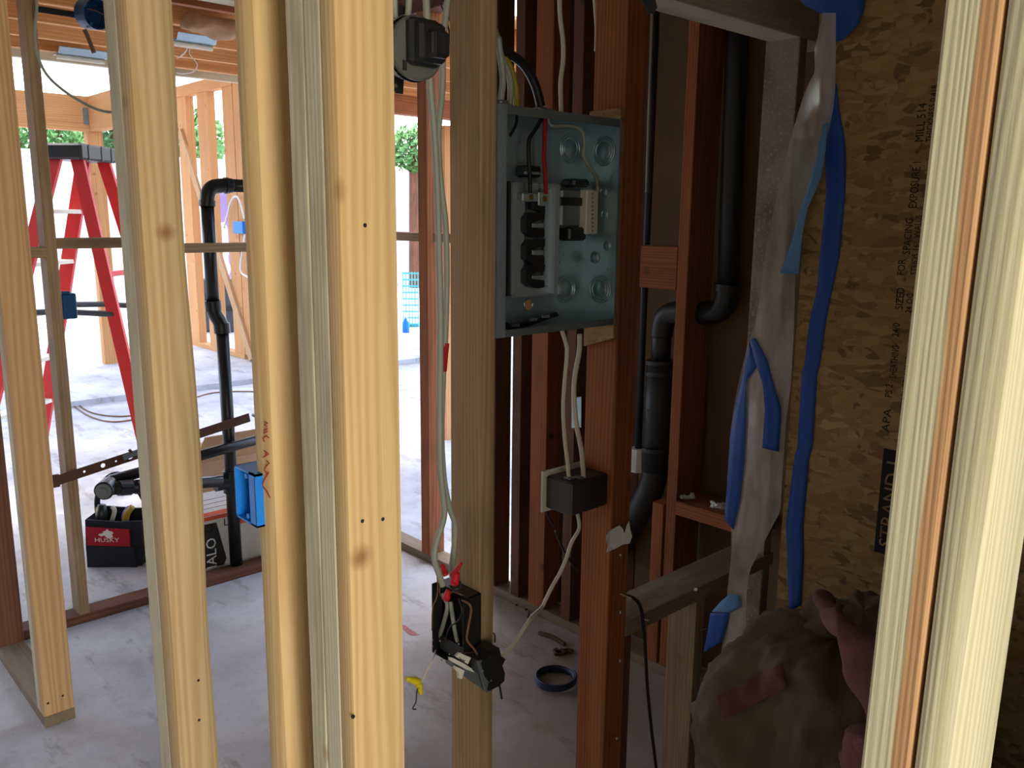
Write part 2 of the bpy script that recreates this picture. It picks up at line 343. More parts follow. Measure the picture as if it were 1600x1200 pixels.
def lumber(name, p, L, wx, wy, mat, axis='z', wane=None, parent=None, ease=0.0028, seed=0, nseg=None, rough=0.0):
    """a board: p = centre of its start face, length L along axis, section wx by wy (its local x and y); wane = {corner: (radius, change)}"""
    wane = wane or {}; nseg = nseg or (22 if wane or rough else 3); vs = []; per = 12
    cs = ((-1, -1), (1, -1), (1, 1), (-1, 1))
    for i in range(nseg + 1):
        z = L * i / nseg; ox = noise.noise(V((seed * 7.1, z * 0.7, 3))) * 0.0012; oy = noise.noise(V((seed * 3.3, 9, z * 0.7))) * 0.0012
        for k, (sx, sy) in enumerate(cs):
            r = ease
            if k in wane: r = max(ease, wane[k][0] + wane[k][1] * noise.noise(V((seed * 5.7 + k, z * 1.9, 1.3))))
            a = V((sx * wx / 2, sy * wy / 2)); jit = rough * noise.noise(V((z * 31, seed, k)))
            e0, e1 = ((V((0, -sy)), V((-sx, 0))) if sx * sy > 0 else (V((-sx, 0)), V((0, -sy))))
            m = a + (e0 + e1) * (r * 0.3)
            for q in (a + e0 * r, m, a + e1 * r): vs.append((q.x + ox + jit, q.y + oy, z))
    fs = [tuple(range(per - 1, -1, -1)), tuple(range(nseg * per, nseg * per + per))]
    for i in range(nseg):
        for j in range(per): fs.append((i * per + j, i * per + (j + 1) % per, (i + 1) * per + (j + 1) % per, (i + 1) * per + j))
    me = bpy.data.meshes.new(name); me.from_pydata(vs, [], fs); me.update(); me.materials.append(mat)
    if wane:
        for pl in me.polygons: pl.use_smooth = len(pl.vertices) == 4
        me.set_sharp_from_angle(angle=math.radians(32))
    o = bpy.data.objects.new(name, me); COL.objects.link(o)
    R = {'z': Matrix.Identity(4), 'x': Matrix(((0, 0, 1, 0), (0, 1, 0, 0), (-1, 0, 0, 0), (0, 0, 0, 1))), 'y': Matrix(((1, 0, 0, 0), (0, 0, 1, 0), (0, -1, 0, 0), (0, 0, 0, 1)))}[axis]
    base = V(p)
    if parent is not None: o.parent = parent; o.matrix_local = Matrix.Translation(base - V(parent['_o'])) @ R
    else: o.matrix_world = Matrix.Translation(base) @ R
    o['_o'] = tuple(base); return o
def piece(name, lo, hi, mat, axis, parent=None, **kw):
    lo, hi = V(lo), V(hi); c = (lo + hi) / 2; d = hi - lo
    if axis == 'z': return lumber(name, (c.x, c.y, lo.z), d.z, d.x, d.y, mat, 'z', parent=parent, **kw)
    if axis == 'x': return lumber(name, (lo.x, c.y, c.z), d.x, d.z, d.y, mat, 'x', parent=parent, **kw)
    return lumber(name, (c.x, lo.y, c.z), d.y, d.x, d.z, mat, 'y', parent=parent, **kw)

W = 0.0889; T = 0.0381
XA = 0.60      # room face of the stud wall the camera looks through (runs along Y)
YB = 3.46      # near face of the wall behind it (runs along X)
XG = 2.31      # near face of the wall on the right (runs along Y)
YD = 1.20      # near face of the short wall with the panel (runs along X)
XO = 1.55      # face of the strand board
HC = 2.62
# ------------------------------------------------------------------ the setting
def sbox(name, lo, hi, mat): return tag(MB().b2(lo, hi).build(name, mat, None, origin=((lo[0] + hi[0]) / 2, (lo[1] + hi[1]) / 2, lo[2])), None, None, None, 'structure')
floor = sbox('floor', (-1.8, -2.8, -0.12), (22, 24, 0.0), M['concrete'])
sbox('floor_step', (-1.8, 7.62, 0.0), (6.0, 13.5, 0.05), M['concrete'])
sbox('ceiling', (-1.8, -2.8, HC), (2.62, 3.52, HC + 0.03), M['drywall'])
wl = struct('wall_west', (-1.75, 0, 0))
MB().b2((-1.8, -2.8, 0), (-1.74, 5.7, HC)).build('wall_board', M['drywall'], wl)
ws = struct('wall_south', (0, -2.7, 0))
MB().b2((-1.8, -2.8, 0), (-1.05, -2.7, HC)).b2((0.15, -2.8, 0), (2.62, -2.7, HC)).b2((-1.05, -2.8, 2.35), (0.15, -2.7, HC)).build('wall_board', M['drywall'], ws)
we = struct('wall_east', (2.5, 0, 0))
gap = at(800.5, 640, 'x', 2.47).y
MB().b2((2.47, -2.7, 0), (2.50, 1.45, HC)).build('backing_board', M['backing'], we)
MB().b2((2.475, 1.45, 0), (2.50, 1.95, HC)).build('backing_board', M['backing'], we)
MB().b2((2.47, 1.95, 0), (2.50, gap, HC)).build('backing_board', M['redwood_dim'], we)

# roof joists over the room behind, with board sheathing
roof = struct('ceiling_joists', (1.5, 4.5, 2.4))
for k in range(6): MB().b2((-1.7, 3.53 + 0.355 * k, 2.625), (9.0, 3.53 + 0.355 * k + 0.35, 2.645)).build('roof_board', M['fir_pale'] if k % 2 else M['fir_pink'], roof)
for k, (y, m) in enumerate(((3.70, 'redwood'), (4.10, 'orange_fir'), (4.50, 'orange_fir'), (4.90, 'orange_fir'), (5.26, 'orange_fir'), (5.58, 'fir_grey'))):
    piece('joist', (-1.7, y, 2.45), (9.0, y + T, 2.625), M[m], 'x', roof, seed=k + 40)

# ------------------------------------------------------------------ near stud wall (along Y, face XA)
def astud(name, u0, u1, v, mat, label, z0=-0.0, seed=0, wane=None, wx=W, z1=2.558, rough=0.0):
    y0, y1 = at(u0, v, 'x', XA).y, at(u1, v, 'x', XA).y       # far and near corner on the room face
    ya, yb = min(y0, y1), max(y0, y1)
    o = lumber(name, (XA + wx / 2, (ya + yb) / 2, z0), z1 - z0, wx, yb - ya, mat, 'z', wane=wane, seed=seed, rough=rough)
    tag(o, label, 'stud'); return o, ya, yb
GA = 'studs of the near wall'
pl = at(118, 1143, 'x', XA + W).y
yS1 = at(72.6, 1155, 'x', XA).y
ys0 = at(2.7, 1072, 'x', XA).y
tag(piece('bottom_plate', (XA, yS1 - 0.002, 0), (XA + W, YB - 0.001, T), M['plate'], 'y', seed=3), 'dusty bottom plate on the slab ending under the lowest left stud', 'plate')
def pole(name, lo, hi, mat, label, **kw):
    o = piece(name, lo, hi, mat, 'z', **kw); return tag(o, label, 'stud')
s1 = pole('wall_stud', (XA, yS1, T), (XA + W, yS1 + T, 2.56), M['fir_pink'], 'pinkish stud at far left, its nailed foot showing on the plate end', seed=1, wane={0: (0.006, 0.008)})
pole('wall_stud', (XA, yS1 + T + 0.001, T), (XA + 0.084, yS1 + 2 * T, 2.56), M['fir_grey'], 'thin edge of a second stud nailed behind the pinkish far left stud', seed=2)
pole('wall_stud', (XA, ys0, T), (XA + W, ys0 + T, 2.56), M['redwood_dim'], 'reddish brown stud at the left photo edge behind the pinkish stud', seed=4)
s2, y2a, y2b = astud('wall_stud', 223, 239, 600, M['fir'], 'pale round-edged stud, front half of the doubled pair right of the ladder', 0.0, 5, {0: (0.010, 0.016), 1: (0.014, 0.02)})
astud('wall_stud', 206, 222.4, 600, M['fir_grey'], 'greyish edge of the rear stud in the doubled pair right of the ladder', 0.0, 6)
s3, y3a, y3b = astud('wall_stud', 393.5, 418, 600, M['fir_warm'], 'round-edged stud carrying the bright blue box and red handwriting', 0.0, 7, {0: (0.022, 0.018)})
s4, y4a, y4b = astud('wall_stud', 516.7, 538, 600, M['fir_warm'], 'broad bright yellow stud, front board of the tripled post in the middle', 0.0, 8, {0: (0.005, 0.006)})
astud('wall_stud', 492.4, 516.0, 600, M['fir_grey'], 'middle board of the tripled post, its grey edge showing', 0.0, 9)
astud('wall_stud', 467.5, 491.6, 600, M['fir_grey'], 'rearmost rough board of the tripled post, next to the round-edged stud', 0.0, 10, None, W, 2.56, 0.002)
R1, r1a, r1b = astud('wall_stud', 1405, 1490, 600, M['fir_heart'], 'pale sawn stud edge with an orange heartwood stripe beside the strand board', 0.0, 11)
R2, r2a, r2b = astud('wall_stud', 1496, 1566, 600, M['fir_pale'], 'pale rough stud with a rounded bark edge at the right photo edge', 0.0, 12, {0: (0.010, 0.012)})
for o_ in (R1, R2): o_.rotation_euler = (0.010, 0, 0); o_.location.y += 0.0130
tag(piece('top_plate', (XA, -2.69, 2.56), (XA + W, YB, HC - 0.004), M['fir_grey'], 'y', seed=13), 'top plate over the studs of the near wall', 'plate')
tag(piece('bottom_plate', (XA, r2a - 0.3, -0.0), (XA + W, r2a, T), M['plate'], 'y', seed=14), 'short bottom plate beside the pale studs at right', 'plate')
wn = struct('wall_light_block', (XA + W, -1.2, 0))
MB().b2((XA + W + 0.001, -2.69, 0), (XA + W + 0.014, 0.11, 2.559)).build('wall_board', M['drywall'], wn)  # unseen board, added to keep doorway light off the strand board
# small nail holes on the lit faces
def holes(stud, pts, ax, val, r=0.0026):
    for u, v in pts:
        p = at(u, v, ax, val); nrm = V((0, -1, 0)) if ax == 'y' else V((-1, 0, 0))
        MB().cyl(p + nrm * 0.0006, p - nrm * 0.002, r, n=8).build('nail_hole', M['black_ink'], stud)
holes(s4, [(570, 352), (566, 814), (598, 811), (552, 1120)], 'y', y4a, 0.003)
holes(s1, [(98, 1087), (75, 1099)], 'y', yS1, 0.004)
holes(s2, [(311, 1125), (310, 1063)], 'y', y2a, 0.003)

# ------------------------------------------------------------------ wall behind, along X, face YB
tag(piece('bottom_plate', (XA + W + 0.002, YB, 0), (XG, YB + W, T), M['redwood_dim'], 'x', seed=15), 'dark bottom plate crossing behind the pale studs, below the tool bag', 'plate')
xB1 = at(82, 500, 'y', YB).x
def bstud(x, mat, label, seed): return pole('wall_stud', (x, YB, T), (x + T, YB + W, 2.44), M[mat], label, seed=seed)
b1 = bstud(xB1, 'fir_old', 'narrow stud in front of the red ladder with a pale left side and brown front', 20)
xB2 = at(236, 500, 'y', YB).x; b2 = bstud(xB2, 'fir_grey', 'stud of the wall behind, hidden by the doubled pair', 21)
xB3 = at(425, 500, 'y', YB).x; b3 = bstud(xB3, 'fir_grey', 'stud of the wall behind, hidden by the round-edged stud', 22)
tag(piece('top_plate', (XA + W + 0.002, YB, 2.44), (XG, YB + W, 2.52), M['fir_grey'], 'x', seed=23), 'top plate of the wall with the black vent pipe', 'plate')
def bblock(x0, x1, u, v, label, seed, dy=W):
    z = at(u, v, 'y', YB).z
    return tag(piece('fire_block', (x0, YB, z - T), (x1, YB + dy, z), M['fir_old'], 'x', seed=seed), label, 'block')
bblock(xB1 + T, xB2, 140, 372, 'short horizontal block crossing in front of the red ladder', 24)
bblock(XA + W + 0.003, xB1, 55, 387, 'short horizontal block left of the narrow stud, set a little lower', 25)
bblock(xB2 + T, xB3, 338, 380, 'horizontal block in front of the black vent pipe', 26, 0.038)

# ------------------------------------------------------------------ right-hand wall, along Y, face XG
def gpiece(name, u0, u1, v, z0, z1, mat, label, cat='stud', wx=W, seed=0, xf=XG):
    y0, y1 = at(u0, v, 'x', xf).y, at(u1, v, 'x', xf).y
    return tag(piece(name, (xf, min(y0, y1), z0), (xf + wx, max(y0, y1), z1), M[mat], 'z', seed=seed), label, cat)
tag(piece('bottom_plate', (XG, 1.36, 0), (XG + W, YB + W, T), M['plate'], 'y', seed=30), 'grey bottom plate at the bright opening behind the hanging cables', 'plate')
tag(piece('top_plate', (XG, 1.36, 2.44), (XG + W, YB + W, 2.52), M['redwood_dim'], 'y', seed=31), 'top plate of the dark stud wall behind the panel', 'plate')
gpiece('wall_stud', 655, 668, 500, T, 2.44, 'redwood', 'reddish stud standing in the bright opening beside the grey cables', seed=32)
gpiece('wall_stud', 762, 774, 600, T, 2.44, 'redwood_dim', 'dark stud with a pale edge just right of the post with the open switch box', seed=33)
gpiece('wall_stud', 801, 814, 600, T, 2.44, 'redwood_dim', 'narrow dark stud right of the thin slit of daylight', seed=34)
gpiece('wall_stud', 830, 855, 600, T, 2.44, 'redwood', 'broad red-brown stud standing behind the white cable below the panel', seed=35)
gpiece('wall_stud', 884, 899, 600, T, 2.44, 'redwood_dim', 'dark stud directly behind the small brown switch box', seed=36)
g6 = gpiece('wall_stud', 1048, 1064, 640, T, 2.44, 'redwood', 'orange-edged stud between the two black drain pipes', seed=37, wx=0.14)
zc = at(1030, 787, 'x', XG).z
gpiece('cripple_stud', 1017, 1034, 850, T, zc, 'redwood', 'short stud nailed left of the orange-edged stud, below the drain bend', seed=38)
y0, y1 = at(1000, 420, 'x', XG).y, at(1057, 420, 'x', XG).y
tag(piece('fire_block', (XG, y1, at(1030, 451, 'x', XG).z), (XG + T, y0, at(1030, 384, 'x', XG).z), M['redwood'], 'y', seed=39), 'square orange block with a knot between post and orange-edged stud', 'block')
y0, y1 = at(1056, 790, 'x', XG).y, 1.36
tag(piece('fire_block', (XG, y1, at(1095, 817, 'x', XG).z), (XG + 0.14, y0, at(1095, 795, 'x', XG).z), M['redwood'], 'y', seed=41), 'flat horizontal block with debris on it right of the orange-edged stud', 'block')
zg = at(633, 363, 'x', XG).z
tag(piece('fire_block', (XG, at(690, 385, 'x', XG).y - 0.3, zg - T), (XG + W, at(668, 385, 'x', XG).y - T, zg), M['fir_old'], 'y', seed=42), 'block behind the grey cables at mid height', 'block')
tag(piece('fire_block', (XG, at(655, 385, 'x', XG).y, zg - T), (XG + W, YB + W, zg), M['fir_old'], 'y', seed=43), 'block crossing the bright opening left of the reddish stud', 'block')

# ------------------------------------------------------------------ short wall with the panel, along X, face YD
xC = at(750, 600, 'y', YD).x
post_c = pole('wall_stud', (xC - 0.0002, YD, 0.0), (xC + T, YD + W, 2.56), M['fir_old'], 'weathered post left of the electrical panel, with the open switch box', seed=50)
xE = at(962, 600, 'y', YD).x; wE = at(992, 600, 'y', YD).x - xE
post_e = pole('wall_stud', (xE, YD, 0.0), (xE + wE, YD + W, 2.56), M['redwood'], 'dark red-brown post right of the electrical panel with a torn white label', seed=51)
post_c_x, post_e_x = xC, xE
xJ = at(1250, 65, 'y', YD).x
zs = at(1100, 914, 'y', YD).z
tag(piece('window_sill', (xE + wE + 0.001, YD - 0.002, zs - T), (xJ + 0.05, YD + W + 0.02, zs), M['sill'], 'x', seed=52), 'dusty sill board sloping away right of the dark post', 'sill')
zh = at(1251, 58, 'y', YD).z
tag(piece('header_beam', (xE + wE - 0.35, YD, zh), (xJ + 0.2, YD + W, zh + 0.19), M['fir_grey'], 'x', seed=53), 'grey header beam at the top right over the opening', 'beam')
tag(piece('opening_jamb', (xJ, YD, T), (xJ + T, YD + W + 0.01, zh), M['splashed'], 'z', seed=54), 'grey-brown plaster-splashed jamb behind the plastic sheet', 'jamb')
xc = at(1083, 1050, 'y', YD).x
tag(piece('cripple_stud', (xc, YD, T), (xc + T, YD + W, zs - T), M['fir_old'], 'z', seed=55), 'short brown stud under the dusty sill board', 'stud')
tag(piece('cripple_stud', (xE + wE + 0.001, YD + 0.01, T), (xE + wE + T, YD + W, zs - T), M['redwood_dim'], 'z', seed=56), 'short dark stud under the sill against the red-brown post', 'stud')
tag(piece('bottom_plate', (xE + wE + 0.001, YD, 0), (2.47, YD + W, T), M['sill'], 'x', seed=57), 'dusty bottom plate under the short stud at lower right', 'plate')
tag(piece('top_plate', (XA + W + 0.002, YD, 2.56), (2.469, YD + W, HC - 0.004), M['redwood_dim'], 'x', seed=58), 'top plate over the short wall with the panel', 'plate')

# ------------------------------------------------------------------ strand board wall at right
osbw = struct('wall_right', (XO, 0.3, 0))
yo = at(1238, 600, 'x', XO).y
MB().b2((XO, -1.2, 0.02), (XO + 0.012, yo, HC)).build('strand_board', M['osb'], osbw)
for k in range(5):
    yy = yo - T - 0.406 * k
    piece('stud', (XO + 0.0125, yy, 0.0), (XO + 0.0125 + W, yy + T, HC), M['fir_grey'], 'z', osbw, seed=60 + k)
# ------------------------------------------------------------------ helpers for things
def pl_y(pix, y): return [at(u, v, 'y', y) for u, v in pix]
def pl_x(pix, x): return [at(u, v, 'x', x) for u, v in pix]
def fbox(mb, u0, v0, u1, v1, y, dep, bev=0.0):
    a, b = at(u0, v0, 'y', y), at(u1, v1, 'y', y)
    return mb.b2((min(a.x, b.x), y, min(a.z, b.z)), (max(a.x, b.x), y + dep, max(a.z, b.z)), bev)
class Frame:
    """local frame standing on the floor: x right, y away, z up"""
    def __init__(s, o, ang): s.o = V(o); c, n = math.cos(ang), math.sin(ang); s.x = V((c, n, 0)); s.y = V((-n, c, 0)); s.R = Matrix(((c, -n, 0), (n, c, 0), (0, 0, 1)))
    def __call__(s, x, y, z): return s.o + s.x * x + s.y * y + V((0, 0, z))
def screwhead(parent, p, nrm, r=0.004, mat='screw'):
    p = V(p); n = V(nrm).normalized()
    return MB().cyl(p, p + n * 0.0018, r, r * 0.8, 10).build('screw', M[mat], parent)

# ------------------------------------------------------------------ electrical panel
x0, x1 = xC + T + 0.001, xE - 0.014
zt = at(785, 163, 'y', YD).z; zb = at(779, 528, 'y', YD).z
pn = thing('electrical_panel', ((x0 + x1) / 2, YD + 0.045, zb), 'open grey metal electrical panel without a cover, mounted between two posts', 'electrical panel')
yf, yk = YD - 0.002, YD + 0.086; th = 0.0016
enc = MB().b2((x0, yk, zb), (x1, yk + th, zt)).b2((x0, yf, zb), (x0 + th, yk, zt)).b2((x1 - th, yf, zb), (x1, yk, zt))
enc.b2((x0, yf, zt - th), (x1, yk, zt)).b2((x0, yf, zb), (x1, yk, zb + th)).build('enclosure', M['galv'], pn)
MB().b2((x0, yf - 0.0015, zb), (x0 + 0.021, yf, zt)).b2((x0 + 0.0205, yf - 0.0015, zb + 0.002), (x0 + 0.0215, yf + 0.006, zt - 0.002)).build('front_lip', M['galv'], pn)
MB().b2((x0 + 0.021, yf - 0.0013, zt - 0.016), (x1 - 0.004, yf, zt)).build('front_lip', M['galv_dark'], pn)
MB().b2((x0 + 0.021, yf - 0.0013, zb), (x1 - 0.004, yf, zb + 0.014)).build('front_lip', M['galv_dark'], pn)
MB().b2((x1 - 0.004, yf - 0.0015, zb), (x1, yf, zt)).build('front_lip', M['galv'], pn)
for u, v, r, n in ((890, 232, 0.031, 2), (944, 236, 0.031, 2), (883, 452, 0.031, 2), (938, 452, 0.031, 2), (929, 402, 0.017, 1), (949, 383, 0.015, 1), (944, 300, 0.012, 1), (946, 335, 0.012, 1)):
    side = u > 915; p = at(u, v, 'x', x1 - th) if side else at(u, v, 'y', yk); nk = V((-1, 0, 0)) if side else V((0, -1, 0))
    k = MB().cyl(p - nk * 0.0004, p + nk * 0.0014, r * 0.62, r * 0.58, 28).ring(p, nk, r * 0.82, r * 0.68, 0.003, 28)
    if n > 1: k.ring(p, nk, r, r * 0.88, 0.003, 28)
    k.build('knockout', M['galv'], pn, True)
p = at(825, 476, 'y', yk - 0.001); hh = MB().ring(p, (0, -1, 0), 0.014, 0.010, 0.003, 24).build('knockout_rim', M['galv'], pn, True)
MB().cyl(p + V((0, 0.001, 0)), p - V((0, 0.0008, 0)), 0.0102, n=24).build('open_knockout', M['orange_fir'], pn)
for u, v in ((812, 222), (832, 243), (881, 398), (902, 415), (900, 470), (949, 420), (875, 410), (935, 485), (785, 256), (784, 446)):
    if u > 915: screwhead(pn, at(u, v, 'x', x1 - th), (-1, 0, 0), 0.0024)
    else: screwhead(pn, at(u, v, 'y', yk if u > 790 else yf - 0.0015), (0, -1, 0), 0.0024)
yt = YD + 0.030
tr = fbox(MB(), 803, 283, 872, 460, yt + 0.030, 0.003)
tr.slab(pl_y([(806, 290), (820, 300), (818, 450), (802, 458)], yt + 0.012), (0, 0.003, 0)).slab(pl_y([(852, 300), (866, 290), (863, 452), (850, 444)], yt + 0.012), (0, 0.003, 0))
fbox(tr, 801, 284, 804, 460, yt, 0.03); fbox(tr, 869, 286, 871.5, 458, yt, 0.03); fbox(tr, 805, 440, 866, 458, yt + 0.02, 0.003)
tray = tr.build('bus_tray', M['alu'], pn)
fbox(MB(), 794, 283, 801, 462, yt + 0.004, 0.04).build('insulating_side_rail', M['black_plastic'], pn)
for dv, h in ((0, 1.0), (42.5, 1.0), (82, 0.92)):
    pix = [(828, 332), (852, 331), (851, 343), (840, 345), (831, 349), (831, 356), (840, 357), (851, 359), (851, 370), (842, 372), (831, 370), (822, 362), (822, 342)]
    MB().slab(pl_y([(u, 332 + (v - 332) * h + dv) for u, v in pix], yt - 0.004), (0, 0.016, 0)).build('insulator', M['black_plastic'], pn)
    fbox(MB(), 832, 349 + dv, 850, 356 + dv, yt + 0.002, 0.02, 0.001).build('bus_stab', M['alu'], pn)
MB().slab(pl_y([(834, 316), (842, 315), (852, 323), (852, 332), (834, 327)], yt - 0.004), (0, 0.016, 0)).build('insulator', M['black_plastic'], pn)
for u0, v0, u1, v1 in ((817, 301, 841, 315), (842, 300, 859, 322)):
    lg = fbox(MB(), u0, v0, u1, v1, yt - 0.006, 0.022, 0.002).build('wire_lug', M['alu'], pn)
    q = at((u0 + u1) / 2, (v0 + v1) / 2, 'y', yt - 0.006); MB().cyl(q, q - V((0, 0.003, 0)), 0.0055, n=12).build('lug_screw', M['brass'], lg)
fbox(MB(), 803, 284, 946, 291, yt - 0.012, 0.012, 0.002).build('cross_bar', M['black_plastic'], pn)
fbox(MB(), 822, 258, 846, 277, yt + 0.02, 0.03, 0.003).build('hold_down_clip', M['black_plastic'], pn)
fbox(MB(), 822, 268, 846, 273, yt + 0.016, 0.006).build('clip_edge', M['galv'], pn)
nb = fbox(MB(), 877, 293, 913, 356, yt + 0.03, 0.024, 0.006).build('neutral_support', M['galv_dark'], pn)
fbox(MB(), 876, 308, 915, 322, yt + 0.024, 0.03, 0.002).build('support_band', M['black_plastic'], nb)
fbox(MB(), 890, 355, 917, 376, yt + 0.018, 0.036, 0.004).build('support_foot', M['black_plastic'], nb)
fbox(MB(), 897, 279, 922, 293, yt + 0.018, 0.036, 0.004).build('support_head', M['black_plastic'], nb)
tb = fbox(MB(), 917, 296, 934, 366, yt + 0.012, 0.03, 0.002).build('neutral_bar', M['white_plastic'], pn)
for k in range(10):
    q = at(925.5, 303 + 6.4 * k, 'y', yt + 0.012); MB().cyl(q, q - V((0, 0.0014, 0)), 0.0026, n=8).build('terminal_screw', M['brass'], tb)
cable('black_wire', pl_y([(850, 178), (838, 200), (827, 218), (826, 245), (828, 275), (828, 302)], yt), 0.0040, M['black_cable'], parent=pn)
cable('red_wire', pl_y([(852, 178), (851, 215), (850, 245), (852, 275), (853, 303)], yt - 0.006), 0.0042, M['red_cloth'], parent=pn)
cable('white_wire', pl_y([(855, 180), (862, 196), (890, 196), (908, 203), (913, 222), (912, 244), (922, 262), (932, 278), (934, 300)], yt + 0.01), 0.0036, M['grey_cable'], parent=pn)
cable('black_wire', pl_y([(808, 178), (806, 195), (797, 212)], yt + 0.02), 0.003, M['black_cable'], parent=pn)
lb = MB()
lb.slab(pl_y([(790, 503), (800, 508), (820, 504), (870, 488), (874, 493), (826, 510), (800, 516), (790, 513)], YD + 0.05), (0, 0.012, 0)).build('loose_filler_strip', M['black_plastic'], pn)
for u, v in ((806, 509), (834, 500), (853, 495)): fbox(MB(), u - 5, v - 2, u + 6, v + 1, YD + 0.047, 0.003).build('strip_label', M['galv'], pn)
# clamps on top of the panel
for u, yy in ((783, YD + 0.02), (844, YD + 0.04), (858, YD + 0.05)):
    p = at(u, 165, 'y', yy); p.z = zt
    MB().b2((p.x - 0.012, yy - 0.012, zt), (p.x + 0.012, yy + 0.012, zt + 0.010), 0.003).b2((p.x - 0.016, yy - 0.016, zt), (p.x + 0.016, yy + 0.016, zt + 0.003)).build('cable_clamp', M['galv_dark'], pn)
# cables entering it
cable('panel_feed_cable', pl_y([(778, 58), (783, 95), (786, 125), (783, 152), (783, 168)], YD + 0.02), 0.0062, M['grey_cable'], 'grey cable dropping into the left corner of the panel top')
cable('panel_feed_cable', pl_y([(770, 40), (784, 90), (795, 115), (798, 140), (796, 170)], YD + 0.035), 0.0060, M['grey_cable'], 'grey cable between the yellow one and the left corner of the panel')
cable('panel_feed_cable', pl_y([(772, 45), (786, 84), (797, 105), (804, 128), (807, 150), (807, 172)], YD + 0.045), 0.0064, M['yellow_cable'], 'yellow cable curving down into the panel top')
cable('panel_feed_cable', pl_y([(770, 62), (790, 80), (812, 95), (826, 112), (838, 138), (845, 166)], YD + 0.04), 0.0092, M['black_cable'], 'thick black cable arching into the panel top')
cable('panel_feed_cable', pl_y([(874, -40), (875, 20), (880, 65), (880, 95), (876, 130), (877, 175)], YD + 0.06), 0.0046, M['white_cable'], 'long white cable dropping into the panel right of the black one')
cable('loose_cable', pl_y([(924, -60), (929, 0), (932, 45), (931, 80)], YD + W + 0.01), 0.004, M['white_cable'], 'short white cable end behind the top of the red-brown post')
# plywood packing between panel and right post
a0 = at(922, 170, 'y', YD + 0.05); zt2 = at(948, 170, 'y', YD + 0.03).z; zb2 = at(936, 545, 'y', YD + 0.05).z
MBp = MB().slab([(xE - 0.0125, YD + 0.001, zt2), (xE - 0.0125, YD + W - 0.002, zt2), (xE - 0.0125, YD + W - 0.002, zb2 + 0.002), (xE - 0.0125, YD + 0.001, zb2 + 0.030)], (0.0120, 0, 0))
tag(MBp.build('packing_board', M['osb']), 'strip of strand board packed between the panel and the red-brown post', 'board')

# ------------------------------------------------------------------ small switch box on the right post, with its cables
zb_ = at(893, 808, 'y', YD + 0.01).z; zt_ = at(893, 757, 'y', YD + 0.01).z; xb0 = at(893, 780, 'y', YD + 0.012).x
sbx = thing('switch_box', ((xb0 + xE) / 2, YD + 0.05, zb_), 'small dark brown switch box on the red-brown post below the panel', 'switch box')
MB().b2((xb0, YD + 0.012, zb_), (xE - 0.0005, YD + W + 0.002, zt_), 0.003).build('box_body', plain('dark_brown_bakelite', srgb(52, 44, 42), 0.45, var=0.1), sbx)
MB().b2((xb0 - 0.012, YD + W + 0.002, zb_ - 0.010), (xE + 0.006, YD + W + 0.007, zt_ + 0.012), 0.002).build('cover_plate', M['white_plastic'], sbx)
MB().b2((xb0 + 0.012, YD + 0.03, zt_), (xb0 + 0.03, YD + 0.05, zt_ + 0.006), 0.002).build('cable_clamp', M['galv_dark'], sbx)
MB().b2((xb0 + 0.034, YD + 0.02, zt_), (xb0 + 0.05, YD + 0.04, zt_ + 0.005), 0.002).build('cable_clamp', M['galv_dark'], sbx)
cable('switch_cable', [at(878, 516, 'y', YD + 0.05)] + pl_y([(884, 535), (886, 552), (882, 600), (880, 640), (883, 690), (887, 722)], YD + 0.055) + [V((xb0 + 0.02, YD + 0.04, zt_ + 0.003))], 0.0046, M['white_cable'], 'white cable from the panel bottom to the small switch box, left of two')
cable('switch_cable', pl_y([(906, 522), (905, 550), (898, 590), (897, 625), (901, 665), (908, 700), (911, 730), (912, 752)], YD + 0.028), 0.0054, M['white_cable'], 'white cable running down the face of the red-brown post into the switch box')
cable('switch_cable', [V((xb0 + 0.036, YD + 0.028, zb_))] + pl_y([(905, 825), (893, 848), (884, 875), (875, 895), (862, 918), (852, 938), (846, 950)], YD + 0.02) + pl_y([(830, 965), (812, 992), (800, 1010), (790, 1020), (783, 1027)], YD - 0.03), 0.0042, M['white_cable'], 'white cable hanging from the small switch box to the loose dimmer')
cable('loose_wire', pl_y([(856, 768), (851, 785), (856, 805), (866, 822)], YD + W + 0.03), 0.0028, M['black_cable'], 'thin black wire looping behind the small switch box')
cable('loose_wire', pl_y([(868, 830), (880, 858), (895, 882), (903, 890)], YD + W + 0.04), 0.0028, M['black_cable'], 'thin dark wire end trailing below the small switch box')

tag(MB().slab(pl_x([(893, 622), (908, 620), (908, 668), (893, 669)], XG - 0.0022), (0.002, 0, 0)).build('nail_plate', M['galv']), 'grey steel nail plate on the dark stud behind the white cables', 'plate')
# torn label and screws on the post
lab = [(948, 836), (955, 828), (968, 821), (973, 826), (976, 834), (979, 822), (983, 815), (985, 828), (988, 838), (984, 849), (973, 851), (960, 858), (948, 863), (951, 852), (947, 845)]
tl = MB().slab([at(u, v, 'y', YD - 0.0022 - max(0, u - 955) * 0.0006) for u, v in lab], (0, 0.0008, 0)).build('torn_label', M['white_paper'])
tag(tl, 'torn scrap of white label stuck on the red-brown post', 'label')
for u, v in ((967, 866), (967, 955), (966, 1031), (961, 1152)):
    p = at(u, v, 'y', YD); MB().cyl(p, p - V((0, 0.006, 0)), 0.0015, n=8).cyl(p - V((0, 0.006, 0)), p - V((0, 0.0085, 0)), 0.0045, 0.003, 10).build('screw', M['screw'], post_e)

